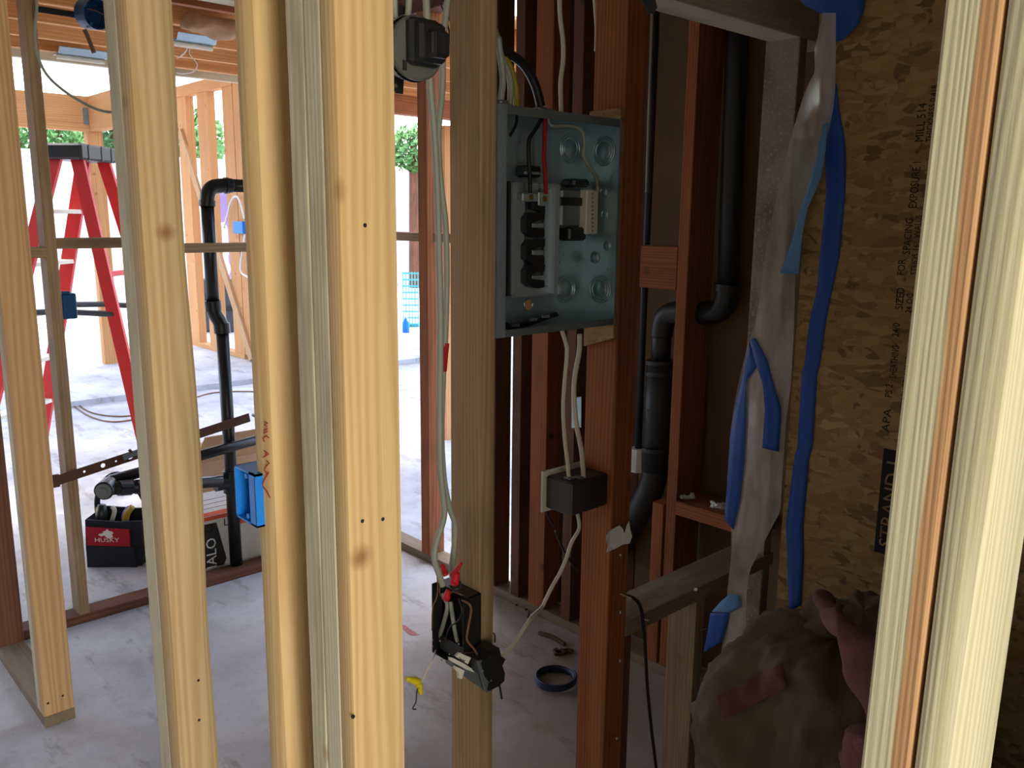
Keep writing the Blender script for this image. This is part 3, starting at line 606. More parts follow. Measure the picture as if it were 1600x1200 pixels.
# ------------------------------------------------------------------ open box on the weathered post
xo = xC - 0.046
ja, jc = at(724, 980, 'x', xo).y, at(675, 980, 'x', xo).y; zbt = at(700, 925, 'x', xo).z; zbb = at(700, 1034, 'x', xo).z
jb = thing('junction_box', (xC - 0.023, (ja + jc) / 2, zbb), 'open black switch box on the weathered post, wires and red connectors spilling out', 'junction box')
q = 0.0018; xr = xC - 0.0008
MB().b2((xr - 0.002, ja, zbb), (xr, jc, zbt)).b2((xo, ja, zbb), (xr, ja + q, zbt)).b2((xo, jc - q, zbb), (xr, jc, zbt)).b2((xo, ja, zbb), (xr, jc, zbb + q)).b2((xo + 0.014, ja, zbt - q), (xr, jc, zbt)).build('box_shell', M['black_plastic'], jb)
MB().b2((xo + 0.012, ja + 0.003, zbb + 0.002), (xr - 0.003, jc - 0.003, zbb + 0.034), 0.006).build('box_bottom_clamp', M['dark_abs'], jb)
for u, v in ((676, 1000), (676, 1010), (690, 1031), (703, 1022), (717, 1006), (688, 1001)): screwhead(jb, at(u, v, 'x', xo - 0.0005), (-1, 0, 0), 0.0022)
xi = xC - 0.026
cable('inner_cable', pl_x([(690, 928), (699, 945), (694, 970), (688, 990), (684, 1004)], xi), 0.0046, M['grey_cable'], parent=jb)
cable('inner_cable', pl_x([(704, 940), (706, 955), (709, 975), (713, 995), (716, 1003)], xi), 0.0044, M['grey_cable'], parent=jb)
cable('inner_wire', pl_x([(716, 935), (722, 955), (716, 970), (703, 980), (696, 1000)], xo - 0.004), 0.0016, M['black_cable'], parent=jb)
cable('inner_wire', pl_x([(683, 900), (684, 918), (682, 935), (676, 950), (675, 985)], xo - 0.006), 0.0013, M['brown_cable'], parent=jb)
cable('inner_wire', pl_x([(690, 905), (687, 925), (695, 938), (706, 925), (722, 930)], xo - 0.006), 0.0013, M['brown_cable'], parent=jb)
cable('inner_wire', pl_x([(703, 915), (711, 922), (720, 917), (718, 908)], xo - 0.01), 0.0018, M['black_cable'], parent=jb)
def nut(p0, p1, r, mat, parent=None, label=None, dy=0.0, y=None):
    a, b = (at(*p0, 'x', xo - 0.012), at(*p1, 'x', xo - 0.012)) if y is None else (at(*p0, 'y', y), at(*p1, 'y', y)); d = b - a; m = MB().tube([a, a + d * 0.15, a + d * 0.5, a + d * 0.92, b], [r * 0.75, r, r * 0.85, r * 0.62, r * 0.35], 12)
    ax = d.normalized(); s = ax.orthogonal().normalized()
    for sg in (-1, 1): m.box(a + d * 0.25 + s * sg * r, (r * 0.5,) * 3, None)
    o = m.build('wire_nut', M[mat], parent, False)
    if label: tag(o, label, 'wire connector')
    return o
nut((706, 900), (721, 880), 0.006, 'red_plastic', jb); nut((697, 900), (690, 881), 0.006, 'red_plastic', jb)
nut((710, 912), (714, 894), 0.010, 'red_plastic', jb); nut((697, 937), (700, 922), 0.008, 'red_plastic', jb)
# loose dimmer hanging from it
yd = YD - 0.045
dm = thing('dimmer_switch', tuple(at(745, 1050, 'y', yd)), 'loose dimmer switch hanging on its wires below the open box, dark body and white slider', 'switch')
MB().slab(pl_y([(697, 1036), (703, 1030), (748, 1053), (768, 1080), (760, 1082), (738, 1066)], yd + 0.004), (0, 0.003, 0)).build('mounting_strap', M['galv_dark'], dm)
MB().slab(pl_y([(702, 1027), (708, 1028), (727, 1038), (736, 1044), (742, 1051), (728, 1046), (703, 1032)], yd - 0.002), (0, 0.004, 0)).build('slider_track', M['white_plastic'], dm)
MB().slab(pl_y([(712, 1041), (726, 1048), (724, 1054), (722, 1061), (718, 1061), (717, 1052), (711, 1045)], yd - 0.006), (0, 0.007, 0)).build('slider_knob', M['white_plastic'], dm)
MB().slab(pl_y([(712, 1026), (718, 1020), (736, 1028), (731, 1038)], yd - 0.004), (0, 0.005, 0)).build('white_tag', M['white_plastic'], dm)
a = at(716, 1029, 'y', yd - 0.0046); b = at(731, 1036, 'y', yd - 0.0046); dn = (b - a).normalized()
text('Dimmer', a + V((0, 0, -0.001)), dn, V((0, 1, 0)).cross(dn) * -1, 0.006, M['black_ink'], dm, 'printed_text', 0.0002)
bd = MB().slab(pl_y([(746, 1033), (762, 1016), (774, 1010), (780, 1012), (783, 1025), (790, 1030), (785, 1040), (789, 1052), (788, 1064), (780, 1072), (764, 1080), (757, 1068), (752, 1050)], yd + 0.002), (0, 0.030, 0))
bd.slab(pl_y([(752, 1036), (768, 1022), (778, 1030), (782, 1055), (768, 1070), (758, 1058)], yd - 0.012), (0, 0.015, 0)); bd.build('dimmer_body', M['black_plastic'], dm)
MB().slab(pl_y([(748, 1034), (754, 1032), (764, 1064), (760, 1082), (754, 1062)], yd - 0.010), (0, 0.006, 0)).build('heat_sink', M['galv_dark'], dm)
for u, v in ((697, 1033), (754, 1048), (767, 1063)): screwhead(dm, at(u, v, 'y', yd - 0.011), (0, -1, 0), 0.0022)
cable('lead_wire', [at(722, 938, 'x', xo - 0.004)] + pl_y([(733, 944), (736, 955), (731, 985), (730, 1000), (742, 1016), (749, 1030)], YD - 0.03), 0.0022, M['brown_cable'], parent=dm)
cable('lead_wire', pl_y([(780, 1070), (782, 1080), (784, 1092)], yd + 0.01), 0.0022, M['black_cable'], parent=dm)
cable('lead_wire', pl_y([(726, 1021), (740, 1019), (752, 1019)], yd + 0.02), 0.001, M['copper'], parent=dm)
# yellow connectors dangling
yw = thing('yellow_connectors', tuple(at(655, 1070, 'y', YD - 0.01)), 'two yellow wire connectors dangling on a thin wire left of the open box', 'wire connector')
nut((655, 1066), (635, 1060), 0.0075, 'yellow_plastic', yw, y=YD - 0.01); nut((655, 1068), (658, 1085), 0.0065, 'yellow_plastic', yw, y=YD - 0.01)
cable('hanging_wire', [at(681, 1016, 'x', xo + 0.004)] + pl_y([(676, 1030), (668, 1046), (660, 1062), (655, 1068)], YD - 0.01), 0.0016, M['white_cable'], parent=yw)
cable('wire_tail', pl_y([(655, 1068), (651, 1082), (650, 1096), (645, 1107), (650, 1108)], YD - 0.01), 0.0013, M['black_cable'], parent=yw)
# two grey cables running down the weathered post
yc = YD + 0.035
gc1 = cable('grey_cable', pl_y([(664, -40), (667, 20), (670, 70), (672, 130), (678, 200), (683, 290), (686, 400), (688, 520), (687, 640), (688, 730), (694, 790), (692, 815), (681, 850), (679, 875), (687, 900), (692, 915)], yc), 0.0062, M['grey_cable'], 'grey cable hanging left, curving into the open switch box')
gc2 = cable('grey_cable', pl_y([(703, -40), (697, 20), (692, 70), (691, 140), (685, 210), (688, 280), (696, 350), (698, 430), (696, 520), (692, 590), (690, 680), (694, 750), (703, 795), (711, 820), (710, 850), (706, 885), (707, 905)], yc + 0.013), 0.0058, M['grey_cable'], 'grey cable with a band of red tape, running beside the weathered post')
MB().tube(smoothpts(pl_y([(696.5, 536), (694.5, 555), (692.5, 580)], yc + 0.013)), 0.0072, 10).build('red_tape_band', M['red_cloth'], gc2, True)
for i, pp in enumerate(([(692, 0), (700, 25), (706, 45), (700, 75), (694, 95)], [(688, 5), (697, 30), (703, 60), (698, 80)], [(704, -5), (700, 30), (694, 55)])):
    cable('thin_wire', pl_y(pp, YD + 0.12 + 0.02 * i), 0.0016, M['black_cable'], 'thin dark wires dangling in front of the ceiling joists beside the grey cables', 'wire', group='thin wires by the grey cables')

# ------------------------------------------------------------------ black round box with square plug, behind the tripled post
yk_ = 1.075
c0 = at(653, 75, 'y', yk_); Rr = (at(653, 22, 'y', yk_) - at(653, 125, 'y', yk_)).length / 2
pb = thing('plug_box', tuple(c0 - V((0, 0, Rr))), 'black round box with a square plug, hanging behind the tripled post at top', 'electrical box')
MB().tube([c0 + V((0, 0.012, 0)), c0 + V((0, 0.004, 0)), c0, c0 - V((0, 0.004, 0))], [Rr * 0.97, Rr, Rr, Rr * 0.93], 40).build('round_cover', M['grey_cover'], pb, False)
MB().box(c0 + V((-0.010, 0.045, 0.003)), (Rr * 1.5, 0.062, Rr * 1.55), None, 0.012).ring(c0 + V((0, 0.014, 0)), (0, 1, 0), Rr * 1.02, Rr * 0.6, 0.02, 36).build('box_body', M['black_plastic'], pb)
for k, (s_, d_, dx, dz) in enumerate(((0.066, 0.016, 0.002, 0.006), (0.056, 0.032, 0.003, 0.004), (0.038, 0.050, 0.004, 0.000))):
    MB().box(c0 + V((dx, -0.004 - d_ / 2, dz)), (s_ * 0.86, d_, s_), None, 0.005).build('plug_step', M['black_plastic'], pb)
for dx in (-0.010, 0.004): MB().box(c0 + V((dx, -0.0545, 0.0)), (0.0016, 0.002, 0.028), None).build('plug_rib', M['dark_abs'], pb)
MB().box(c0 + V((-0.028, -0.005, -0.028)), (0.006, 0.003, 0.014), None).build('cover_slot', M['black_ink'], pb)
br = MB().slab(pl_y([(610, 106), (632, 108), (630, 147), (620, 146), (612, 136), (609, 120)], yk_ + 0.07), (0, 0.003, 0)).build('mounting_ear', M['black_plastic'], pb)
p = at(618, 134, 'y', yk_ + 0.0695); MB().cyl(p, p - V((0, 0.0012, 0)), 0.003, n=10).build('ear_screw', M['screw'], br)
MB().slab(pl_y([(622, 25), (625, 8), (632, 10), (634, 22)], yk_ + 0.05), (0, 0.004, 0)).build('mounting_ear', M['black_plastic'], pb)
cable('grey_cable', pl_y([(615, -50), (616, 0), (617, 30)], yk_ + 0.05), 0.0050, M['grey_cable'], 'short grey cable entering the black round box from above, left one')
cable('grey_cable', pl_y([(641, -50), (639, 0), (637, 26)], yk_ + 0.04), 0.0050, M['grey_cable'], 'short grey cable entering the black round box from above, right one')

# ------------------------------------------------------------------ bright blue box and handwriting on the round-edged stud
xq = XA - 0.013
yb0 = at(368, 775, 'x', xq).y; yb1 = at(399.5, 775, 'x', xq).y
zq1 = at(384, 736, 'x', xq).z; zq0 = at(384, 815, 'x', xq).z
bb = thing('outlet_box', (xq + 0.04, (yb0 + yb1) / 2, zq0), 'bright blue empty outlet box nailed to the round-edged stud', 'outlet box')
ya, yb = min(yb0, yb1), max(yb0, yb1); q = 0.003; D_ = 0.075
MB().b2((xq + D_ - q, ya, zq0), (xq + D_, yb, zq1)).b2((xq, ya, zq0), (xq + D_, ya + q, zq1)).b2((xq, yb - q, zq0), (xq + D_, yb, zq1)).b2((xq, ya, zq0), (xq + D_, yb, zq0 + q)).b2((xq, ya, zq1 - q), (xq + D_, yb, zq1)).build('box_shell', M['blue_plastic'], bb)
yst = yb_ = y3b
MB().b2((xq + 0.006, yst, zq0 + 0.004), (xq + D_ - 0.006, ya + 0.001, zq0 + 0.02)).b2((xq + 0.006, yst, zq1 - 0.02), (xq + D_ - 0.006, ya + 0.001, zq1 - 0.004)).b2((xq + 0.0, y3b + 0.0003, zq0), (xq + 0.003, ya + 0.001, zq1)).build('nailing_bracket', M['blue_plastic'], bb)
for zz in (zq0 + 0.010, zq1 - 0.010): MB().cyl((xq + 0.002, (ya + yb) / 2, zz), (xq + 0.03, (ya + yb) / 2, zz), 0.0045, n=10).build('screw_boss', M['blue_plastic'], bb)
MB().b2((xq + 0.02, ya + 0.006, zq1), (xq + 0.05, ya + 0.024, zq1 + 0.010), 0.002).build('nail_holder', M['blue_plastic'], bb)
MB().cyl((xq + 0.035, ya + 0.03, zq1 + 0.006), (xq + 0.030, y3a + 0.01, zq1 + 0.014), 0.002, n=8).build('nail', M['galv'], bb)
strokes = [[(409, 760), (414, 748), (420, 738)], [(408, 756), (417, 768), (422, 778)], [(418, 741), (413, 735), (416, 728), (421, 724), (417, 720)], [(411, 715), (420, 709), (412, 704)], [(416, 713), (416, 706)], [(413, 690), (411, 685), (416, 681), (420, 684)], [(412, 677), (418, 674)], [(412, 673), (418, 670)], [(417, 666), (413, 664), (418, 661), (414, 659)]]
hw = MB()
for s_ in strokes: hw.tube([at(u, v, 'x', XA - 0.0006) for u, v in s_], 0.0009, 5)
hw.build('red_handwriting', M['red_ink'], s3)

# ------------------------------------------------------------------ wall behind: pipes, strap, boxes, cord
yv = YB + 0.070; rp = 0.027
def fit(mb, a, b, r): return mb.cyl(a, b, r, n=20)
vp = thing('vent_pipe', tuple(at(372, 890, 'y', yv)), 'black plastic vent pipe with an elbow at the top, rising behind the horizontal block', 'pipe')
up = pl_y([(324, 318), (328, 390), (333, 476)], yv); lo_ = pl_y([(347, 512), (358, 690), (370, 893)], yv); lo_[-1].z = T + 0.0005
MB().tube(up, rp, 20).build('upper_pipe', M['abs'], vp, True); MB().tube(lo_, rp, 20).build('lower_pipe', M['abs'], vp, True)
el = smoothpts([at(324, 322, 'y', yv), at(324.5, 305, 'y', yv), at(332, 293, 'y', yv), at(350, 290, 'y', yv), at(362, 290, 'y', yv)], 5)
MB().tube(el, rp * 1.12, 20).ring(el[0], (0, 0, 1), rp * 1.25, rp, 0.012, 24).build('elbow', M['abs'], vp, True)
e2 = at(350, 289.5, 'y', yv); e3 = at(440, 290, 'y', yv); e3.z = e2.z; MB().cyl(e2, e3, rp, n=20).build('side_pipe', M['abs'], vp, True)
fit(MB(), at(356, 290, 'y', yv), at(351, 290, 'y', yv), rp * 1.26).build('elbow_collar', M['abs'], vp); fit(MB(), at(324, 322, 'y', yv), at(324, 313, 'y', yv), rp * 1.26).build('elbow_collar', M['abs'], vp)
of = smoothpts([up[-1], at(335, 488, 'y', yv), at(343, 502, 'y', yv), lo_[0]], 5); MB().tube(of, rp * 1.13, 20).build('offset_fitting', M['abs'], vp, True)
fit(MB(), at(332.5, 470, 'y', yv), at(334, 486, 'y', yv), rp * 1.27).build('fitting_collar', M['abs'], vp); fit(MB(), at(346, 505, 'y', yv), at(347.5, 520, 'y', yv), rp * 1.27).build('fitting_collar', M['abs'], vp)
# tee and branch pipes at the lower left
tp = at(360, 752, 'y', yv)
MB().tube([tp + V((0, 0, 0.05)), tp - V((0, 0, 0.05))], rp * 1.2, 20).cyl(tp, at(338, 756, 'y', yv), rp * 1.15, n=18).cyl(at(346, 754, 'y', yv), at(336, 756, 'y', yv), rp * 1.3, n=18).build('tee_fitting', M['abs'], vp)
ybp = YB - 0.045
ca = at(165, 764, 'y', ybp); cb = at(345, 752, 'y', ybp + 0.06)
co = thing('cleanout_pipe', tuple(ca), 'black drain pipe lying level with a grey cleanout plug facing the camera', 'pipe')
MB().cyl(ca + (cb - ca) * 0.05, cb, rp * 0.95, n=18).build('drain_pipe', M['abs'], co, True)
dirc = (cb - ca).normalized()
MB().cyl(ca + dirc * 0.05, ca + dirc * 0.10, rp * 1.15, n=18).cyl(ca + dirc * 0.12, ca + dirc * 0.145, rp * 1.1, n=18).build('pipe_collar', M['abs'], co)
fwd = V((0.55, 0.83, 0.0)).normalized()
MB().tube([ca - fwd * 0.028, ca - fwd * 0.024, ca + fwd * 0.05], [rp * 1.28, rp * 1.35, rp * 1.3], 24).build('plug_housing', M['abs'], co)
MB().cyl(ca - fwd * 0.031, ca - fwd * 0.026, rp * 1.12, n=24).cyl(ca - fwd * 0.036, ca - fwd * 0.030, rp * 0.62, n=6).build('cleanout_plug', M['galv_dark'], co)
ba = at(150, 757, 'y', YB + 0.015); bbq = at(470, 668, 'y', YB + 0.012)
MBs = MB().cyl(ba + (bbq - ba) * 0.06, bbq, 0.0225, n=16).cyl(ba + (bbq - ba) * 0.40, ba + (bbq - ba) * 0.44, 0.027, n=16)
tag(MBs.build('drain_pipe', M['abs'], None, True), 'black drain pipe sloping up to the right beneath the rusty strap', 'pipe')
sp0, sp1 = at(82, 753, 'y', YB - 0.016), at(216, 709, 'y', YB - 0.016); sd = (sp1 - sp0).normalized(); su = V((-sd.z, 0, sd.x)) if abs(sd.y) < 0.3 else sd.cross(V((0, 1, 0)))
su = V((0, 1, 0)).cross(sd); su = su if su.z > 0 else -su
st = thing('perforated_strap', tuple(sp0), 'rusty perforated steel bar clamped to the narrow stud above the tool bag', 'bar')
hw_ = 0.024; Ls = (sp1 - sp0).length * 2.5; holes_t = (0.16, 0.25, 0.31, 0.37, 0.43, 0.56, 0.62)
# strip built as a row of cells, each with a round hole cut through it
def holed_strip(mb, o, d, u, n, L, hw, hs, th):
    cur = 0.0
    for t, r in hs:
        a = t - hw
        if a > cur: mb.slab([o + d * cur - u * hw, o + d * a - u * hw, o + d * a + u * hw, o + d * cur + u * hw], n * th)
        N = 16; ov = []; iv = []
        for k in range(N):
            an = 2 * math.pi * k / N; c_, s_ = math.cos(an), math.sin(an); m_ = max(abs(c_), abs(s_))
            ov.append(o + d * (t + hw * c_ / m_) + u * hw * s_ / m_); iv.append(o + d * (t + r * c_) + u * r * s_)
        vs = ov + iv + [q_ + n * th for q_ in ov] + [q_ + n * th for q_ in iv]; fs = []
        for k in range(N):
            k2 = (k + 1) % N; fs += [(k, k2, N + k2, N + k), (2 * N + k, 3 * N + k, 3 * N + k2, 2 * N + k2), (N + k, N + k2, 3 * N + k2, 3 * N + k), (k, 2 * N + k, 2 * N + k2, k2)]
        mb.add(vs, fs); cur = t + hw
    mb.slab([o + d * cur - u * hw, o + d * L - u * hw, o + d * L + u * hw, o + d * cur + u * hw], n * th); return mb
nS = sd.cross(su).normalized()
holed_strip(MB(), sp0, sd, su, nS, Ls, hw_ * 0.8, [(0.115, 0.005), (0.185, 0.009), (0.235, 0.004), (0.29, 0.011), (0.335, 0.004)], 0.003).build('steel_bar', M['rust'], st)
MB().cyl(sp0 + su * 0.002 - nS * 0.004 + sd * 0.01, sp0 + su * 0.002 - nS * 0.03 + sd * 0.03, 0.008, n=10).box(sp0 + sd * 0.01, (0.03, 0.012, 0.05), None, 0.003).build('end_clamp', M['rust'], st)
MB().cyl(at(192, 716, 'y', YB - 0.03), at(216, 706, 'y', YB - 0.03), 0.011, n=12).build('pipe_stub', M['galv_dark'], st)
MB().cyl(at(202, 703, 'y', YB - 0.03), at(214, 716, 'y', YB - 0.03), 0.006, n=10).build('clamp_bolt', M['rust'], st)
tag(MB().cyl(at(394, 648, 'y', YB + 0.01), at(412, 657, 'y', YB + 0.01), 0.006, n=10).build('pipe_stub', M['galv_dark']), 'short grey rod end sticking out beside the round-edged stud', 'rod')
# dark blue round box on a bar, with a hanging brown cable
yr = YB - 0.02; cr = at(143, 22, 'y', yr - 0.04); Rb = 0.052
rb = thing('round_box', tuple(cr - V((0, 0, Rb))), 'dark blue round ceiling light box on a black hanger bar at top left', 'electrical box')
nrm = V((0.25, -1, -0.12)).normalized()
mbx = MB().tube([cr + nrm * 0.035, cr - nrm * 0.02], Rb, 32, cap=False).tube([cr + nrm * 0.035, cr - nrm * 0.02], Rb - 0.003, 32, cap=False).ring(cr + nrm * 0.035, nrm, Rb, Rb - 0.003, 0.0006, 32).cyl(cr - nrm * 0.02, cr - nrm * 0.023, Rb, n=32)
mbx.build('box_shell', M['navy_plastic'], rb)
for a_ in (0.6, 2.5, 4.2): MB().cyl(cr + nrm * 0.03 + V((math.cos(a_) * 0.04, 0, math.sin(a_) * 0.04)), cr - nrm * 0.01 + V((math.cos(a_) * 0.04, 0, math.sin(a_) * 0.04)), 0.006, n=8).build('screw_post', M['navy_plastic'], rb)
ha = at(52, 13, 'y', yr + 0.02); hb = at(250, 40, 'y', yr + 0.02); hb.z = ha.z
MB().box((ha + hb) / 2, ((hb - ha).length, 0.006, 0.022), None, 0.002).build('hanger_bar', M['black_plastic'], rb)
cable('inner_wire', [cr + nrm * 0.037 + V((-0.035, 0, 0.012)), cr + nrm * 0.04 + V((0, 0, 0.008)), cr + nrm * 0.038 + V((0.045, 0, -0.012))], 0.0018, M['copper'], parent=rb)
cable('cable_tail', pl_y([(132, 46), (139, 62), (147, 83)], yr - 0.03), 0.008, M['brown_cable'], parent=rb)
cable('sagging_cable', pl_y([(59, -30), (57, 20), (54, 50), (58, 85), (72, 115), (95, 138), (125, 158), (155, 172), (185, 176), (240, 176)], YB - 0.02), 0.0052, M['grey_cable'], 'grey cable sagging from the narrow stud across to the doubled pair')
cable('thin_cable', pl_y([(52, -30), (53, 0), (52, 20), (56, 40)], YB - 0.01), 0.004, M['brown_cable'], 'thin brown cable hanging beside the narrow stud at top left')
# small blue box on the narrow stud
ob = MB().b2((xB1 + T + 0.0005, YB + 0.004, at(108, 499, 'y', YB).z), (xB1 + T + 0.052, YB + 0.066, at(108, 459, 'y', YB).z), 0.004).build('outlet_box', M['navy_plastic'])
tag(ob, 'dark blue outlet box on the narrow stud in front of the ladder', 'outlet box')
MB().b2((xB1 + T + 0.006, YB + 0.002, at(108, 459, 'y', YB).z), (xB1 + T + 0.03, YB + 0.02, at(108, 455, 'y', YB).z)).build('nail_holder', M['navy_plastic'], ob)

# ------------------------------------------------------------------ tool bag and cartons behind that wall
ang = math.atan2(-0.682, 0.731)
fb = Frame(at(182, 884, 'z', 0.0), ang + 0.02)
d_ = (at(182, 884, 'z', 0.0) - EYE).dot(cam2w(V((0, 0, 1)))); ppm = FPX / d_
bw, bh = 90 / ppm, 92 / ppm
tbag = thing('tool_bag', tuple(fb(0, 0, 0)), 'dark navy open tool bag with a red front panel, on the slab', 'tool bag')
dp = 0.20
def fslab(mb, prof, y0, y1): return mb.slab([fb(x, y0, z) for x, z in prof], fb.y * (y1 - y0))
sh = MB()
for y0_, y1_ in ((0, 0.012), (dp - 0.012, dp)): fslab(sh, [(-bw * .48, 0), (bw * .40, 0), (bw * .50, bh * .22), (bw * .47, bh * .80), (bw * .1, bh * .78), (-bw * .2, bh * .80), (-bw * .47, bh * .82), (-bw * .5, bh * .3)], y0_, y1_ + (0.0))
sh.add([fb(x, y, z) for y in (0.006, dp - 0.006) for x, z in ((-bw * .48, 0), (-bw * .47, bh * .82))], [(0, 1, 3, 2)]).add([fb(x, y, z) for y in (0.006, dp - 0.006) for x, z in ((bw * .44, 0), (bw * .47, bh * .80))], [(0, 1, 3, 2)])
sh.slab([fb(-bw * .48, 0, 0.0), fb(bw * .44, 0, 0.0), fb(bw * .44, dp, 0.0), fb(-bw * .48, dp, 0.0)], (0, 0, 0.01)).build('bag_body', M['navy_cloth'], tbag)
fslab(MB(), [(-bw * .45, bh * .38), (bw * .28, bh * .36), (bw * .28, bh * .66), (-bw * .45, bh * .70)], -0.012, -0.001).build('front_pocket', M['red_cloth'], tbag)
fslab(MB(), [(-bw * .47, 0.0), (bw * .38, 0.0), (bw * .34, bh * .36), (-bw * .46, bh * .38)], -0.018, -0.001).build('lower_pocket', M['navy_cloth'], tbag)
text('HUSKY', fb(-bw * .32, -0.0125, bh * .445), fb.x, (0, 0, 1), bh * 0.105, M['white_ink'], tbag, 'logo_text', 0.0004, 1.25)
dog = [(-.22, .56), (-.16, .54), (-.12, .565), (-.08, .53), (0.0, .50), (.05, .54), (.03, .575), (.06, .60), (.04, .63), (-.02, .64), (-.05, .68), (-.08, .645), (-.13, .63), (-.14, .60), (-.22, .585)]
fslab(MB(), [(x * bw * 0.9 - bw * .04, z * bh) for x, z in dog], -0.0135, -0.012).build('logo_dog_head', M['white_ink'], tbag)
hd = [fb(-bw * .42, dp / 2, bh * .78), fb(-bw * .40, dp / 2, bh * 1.1), fb(-bw * .22, dp / 2, bh * 1.42), fb(0, dp / 2, bh * 1.50), fb(bw * .22, dp / 2, bh * 1.36), fb(bw * .40, dp / 2, bh * 1.05), fb(bw * .45, dp / 2, bh * .76)]
MB().tube(smoothpts(hd), 0.013, 10).build('carry_handle', M['navy_cloth'], tbag, True)
th_ = tag(MB().tube([fb(-bw * .30, 0.05, bh * .55), fb(-bw * .27, 0.05, bh * .85), fb(-bw * .25, 0.05, bh * 1.02)], [0.022, 0.026, 0.018], 12).build('hand_tool', M['black_plastic'], None, True), 'black tool grip sticking up from the left of the tool bag', 'tool')
MB().tube([fb(-bw * .34, 0.045, bh * .82), fb(-bw * .32, 0.045, bh * .98)], 0.008, 8).build('yellow_insert', M['yellow_plastic'], th_)
tag(MB().tube(smoothpts([fb(-bw * .12, 0.06, bh * .72), fb(-bw * .06, 0.06, bh * .9), fb(-bw * .10, 0.06, bh * 0.98)]), 0.010, 10).build('hand_tool', M['white_plastic'], None, True), 'pale curved tool handle in the tool bag next to the black grip', 'tool')
tp_ = tag(MB().tube(smoothpts([fb(bw * .12, 0.05, bh * .68), fb(bw * .17, 0.05, bh * .86), fb(bw * .27, 0.05, bh * .99)]), [0.014] * 13, 10).build('hand_tool', M['yellow_cable'], None, True), 'yellow ridged tool handle at the right of the tool bag', 'tool')
MB().tube(smoothpts([fb(bw * .08, 0.06, bh * .68), fb(bw * .10, 0.06, bh * .84), fb(bw * .20, 0.06, bh * .97)]), [0.010] * 13, 8).build('second_grip', M['lavender'], tp_, True)

yh = YB + W + 0.03
hx0 = at(300, 893, 'y', yh).x; hx1 = hx0 + 0.52; hz = at(322, 808, 'y', yh).z; hdp = 0.34
hb_ = thing('light_carton', ((hx0 + hx1) / 2, yh + hdp / 2, 0), 'white carton with an orange stripe and black lettering panel behind the vent pipe', 'carton')
MB().b2((hx0, yh, 0.0), (hx1, yh + hdp, hz), 0.004).build('carton_body', M['carton'], hb_)
MB().b2((hx0 + 0.002, yh - 0.0008, hz - 0.020), (hx1 - 0.002, yh, hz - 0.002)).b2((hx0 + 0.002, yh + 0.004, hz), (hx1 - 0.002, yh + 0.05, hz + 0.0008)).build('orange_stripe', M['orange_ink'], hb_)
def fc(u, v): return at(u, v, 'y', yh)
MB().slab([fc(319, 820), fc(338, 816), fc(354, 872), fc(350, 882), fc(318, 890)], (0, -0.0008, 0)).build('black_panel', M['black_ink'], hb_)
a = fc(339, 897); text('HALO', (a.x, yh - 0.0012, a.z), (0.02, 0, 1), (-1, 0, 0.02), 0.066, M['white_ink'], hb_, 'carton_lettering', 0.0003, 1.0)
MB().b2((fc(332, 0).x, yh - 0.001, fc(332, 829).z), (fc(347, 0).x, yh, fc(332, 813).z)).build('orange_patch', M['orange_ink'], hb_)
a = fc(349, 822); text('LED', (a.x, yh - 0.0008, a.z), (1, 0, 0), (0, 0, 1), 0.05, M['black_ink'], hb_, 'carton_lettering', 0.0003)
p = fc(327, 826); MB().ring((p.x, yh, p.z), (0, -1, 0), 0.02, 0.012, 0.0008, 20).build('round_mark', M['white_ink'], hb_)
for k in range(3): MB().b2((hx0 + 0.10, yh + 0.10 + 0.06 * k, hz), (hx0 + 0.36, yh + 0.104 + 0.06 * k, hz + 0.0006)).build('printed_line', M['black_ink'], hb_)
cx0 = at(305, 720, 'y', yh + hdp + 0.12).x
cbx = thing('cardboard_box', (cx0 + 0.2, yh + hdp + 0.3, 0), 'plain brown cardboard box behind the white carton', 'carton')
zc_ = at(340, 700, 'y', yh + hdp + 0.12).z
MB().b2((cx0, yh + hdp + 0.12, 0.0), (cx0 + 0.52, yh + hdp + 0.5, zc_ - 0.06), 0.004).build('box_body', M['cardboard'], cbx)
MB().slab([(cx0, yh + hdp + 0.12, zc_ - 0.06), (cx0 + 0.52, yh + hdp + 0.12, zc_ - 0.06), (cx0 + 0.46, yh + hdp + 0.06, zc_ + 0.08), (cx0 + 0.03, yh + hdp + 0.06, zc_ + 0.08)], (0, 0.004, 0)).build('open_flap', M['cardboard'], cbx)

# ------------------------------------------------------------------ red step ladder
lc = depth(126, 240, 5.1); ztop = lc.z
lf = Frame((lc.x, lc.y, 0), ang); ww = lf.x * math.cos(math.radians(86)) + lf.y * math.sin(math.radians(86)); ss = V((-ww.y, ww.x, 0))   # ss: left and away
lad = thing('step_ladder', (lc.x, lc.y, 0), 'tall red step ladder with a black top cap standing open on the far slab', 'ladder')
def LP(s_, w_, z): return V((lc.x, lc.y, z)) + ss * s_ + ww * w_
cap = MB(); capR = Matrix((( ss.x, ww.x, 0), (ss.y, ww.y, 0), (0, 0, 1)))
cap.box(LP(0, 0, ztop), (0.24, 0.40, 0.09), capR, 0.012).build('top_cap', M['black_plastic'], lad)
for sw in (-0.12, 0.02, 0.13): cap = MB().box(LP(-0.121, sw, ztop), (0.004, 0.012, 0.085), capR).build('cap_rib', M['dark_abs'], lad)
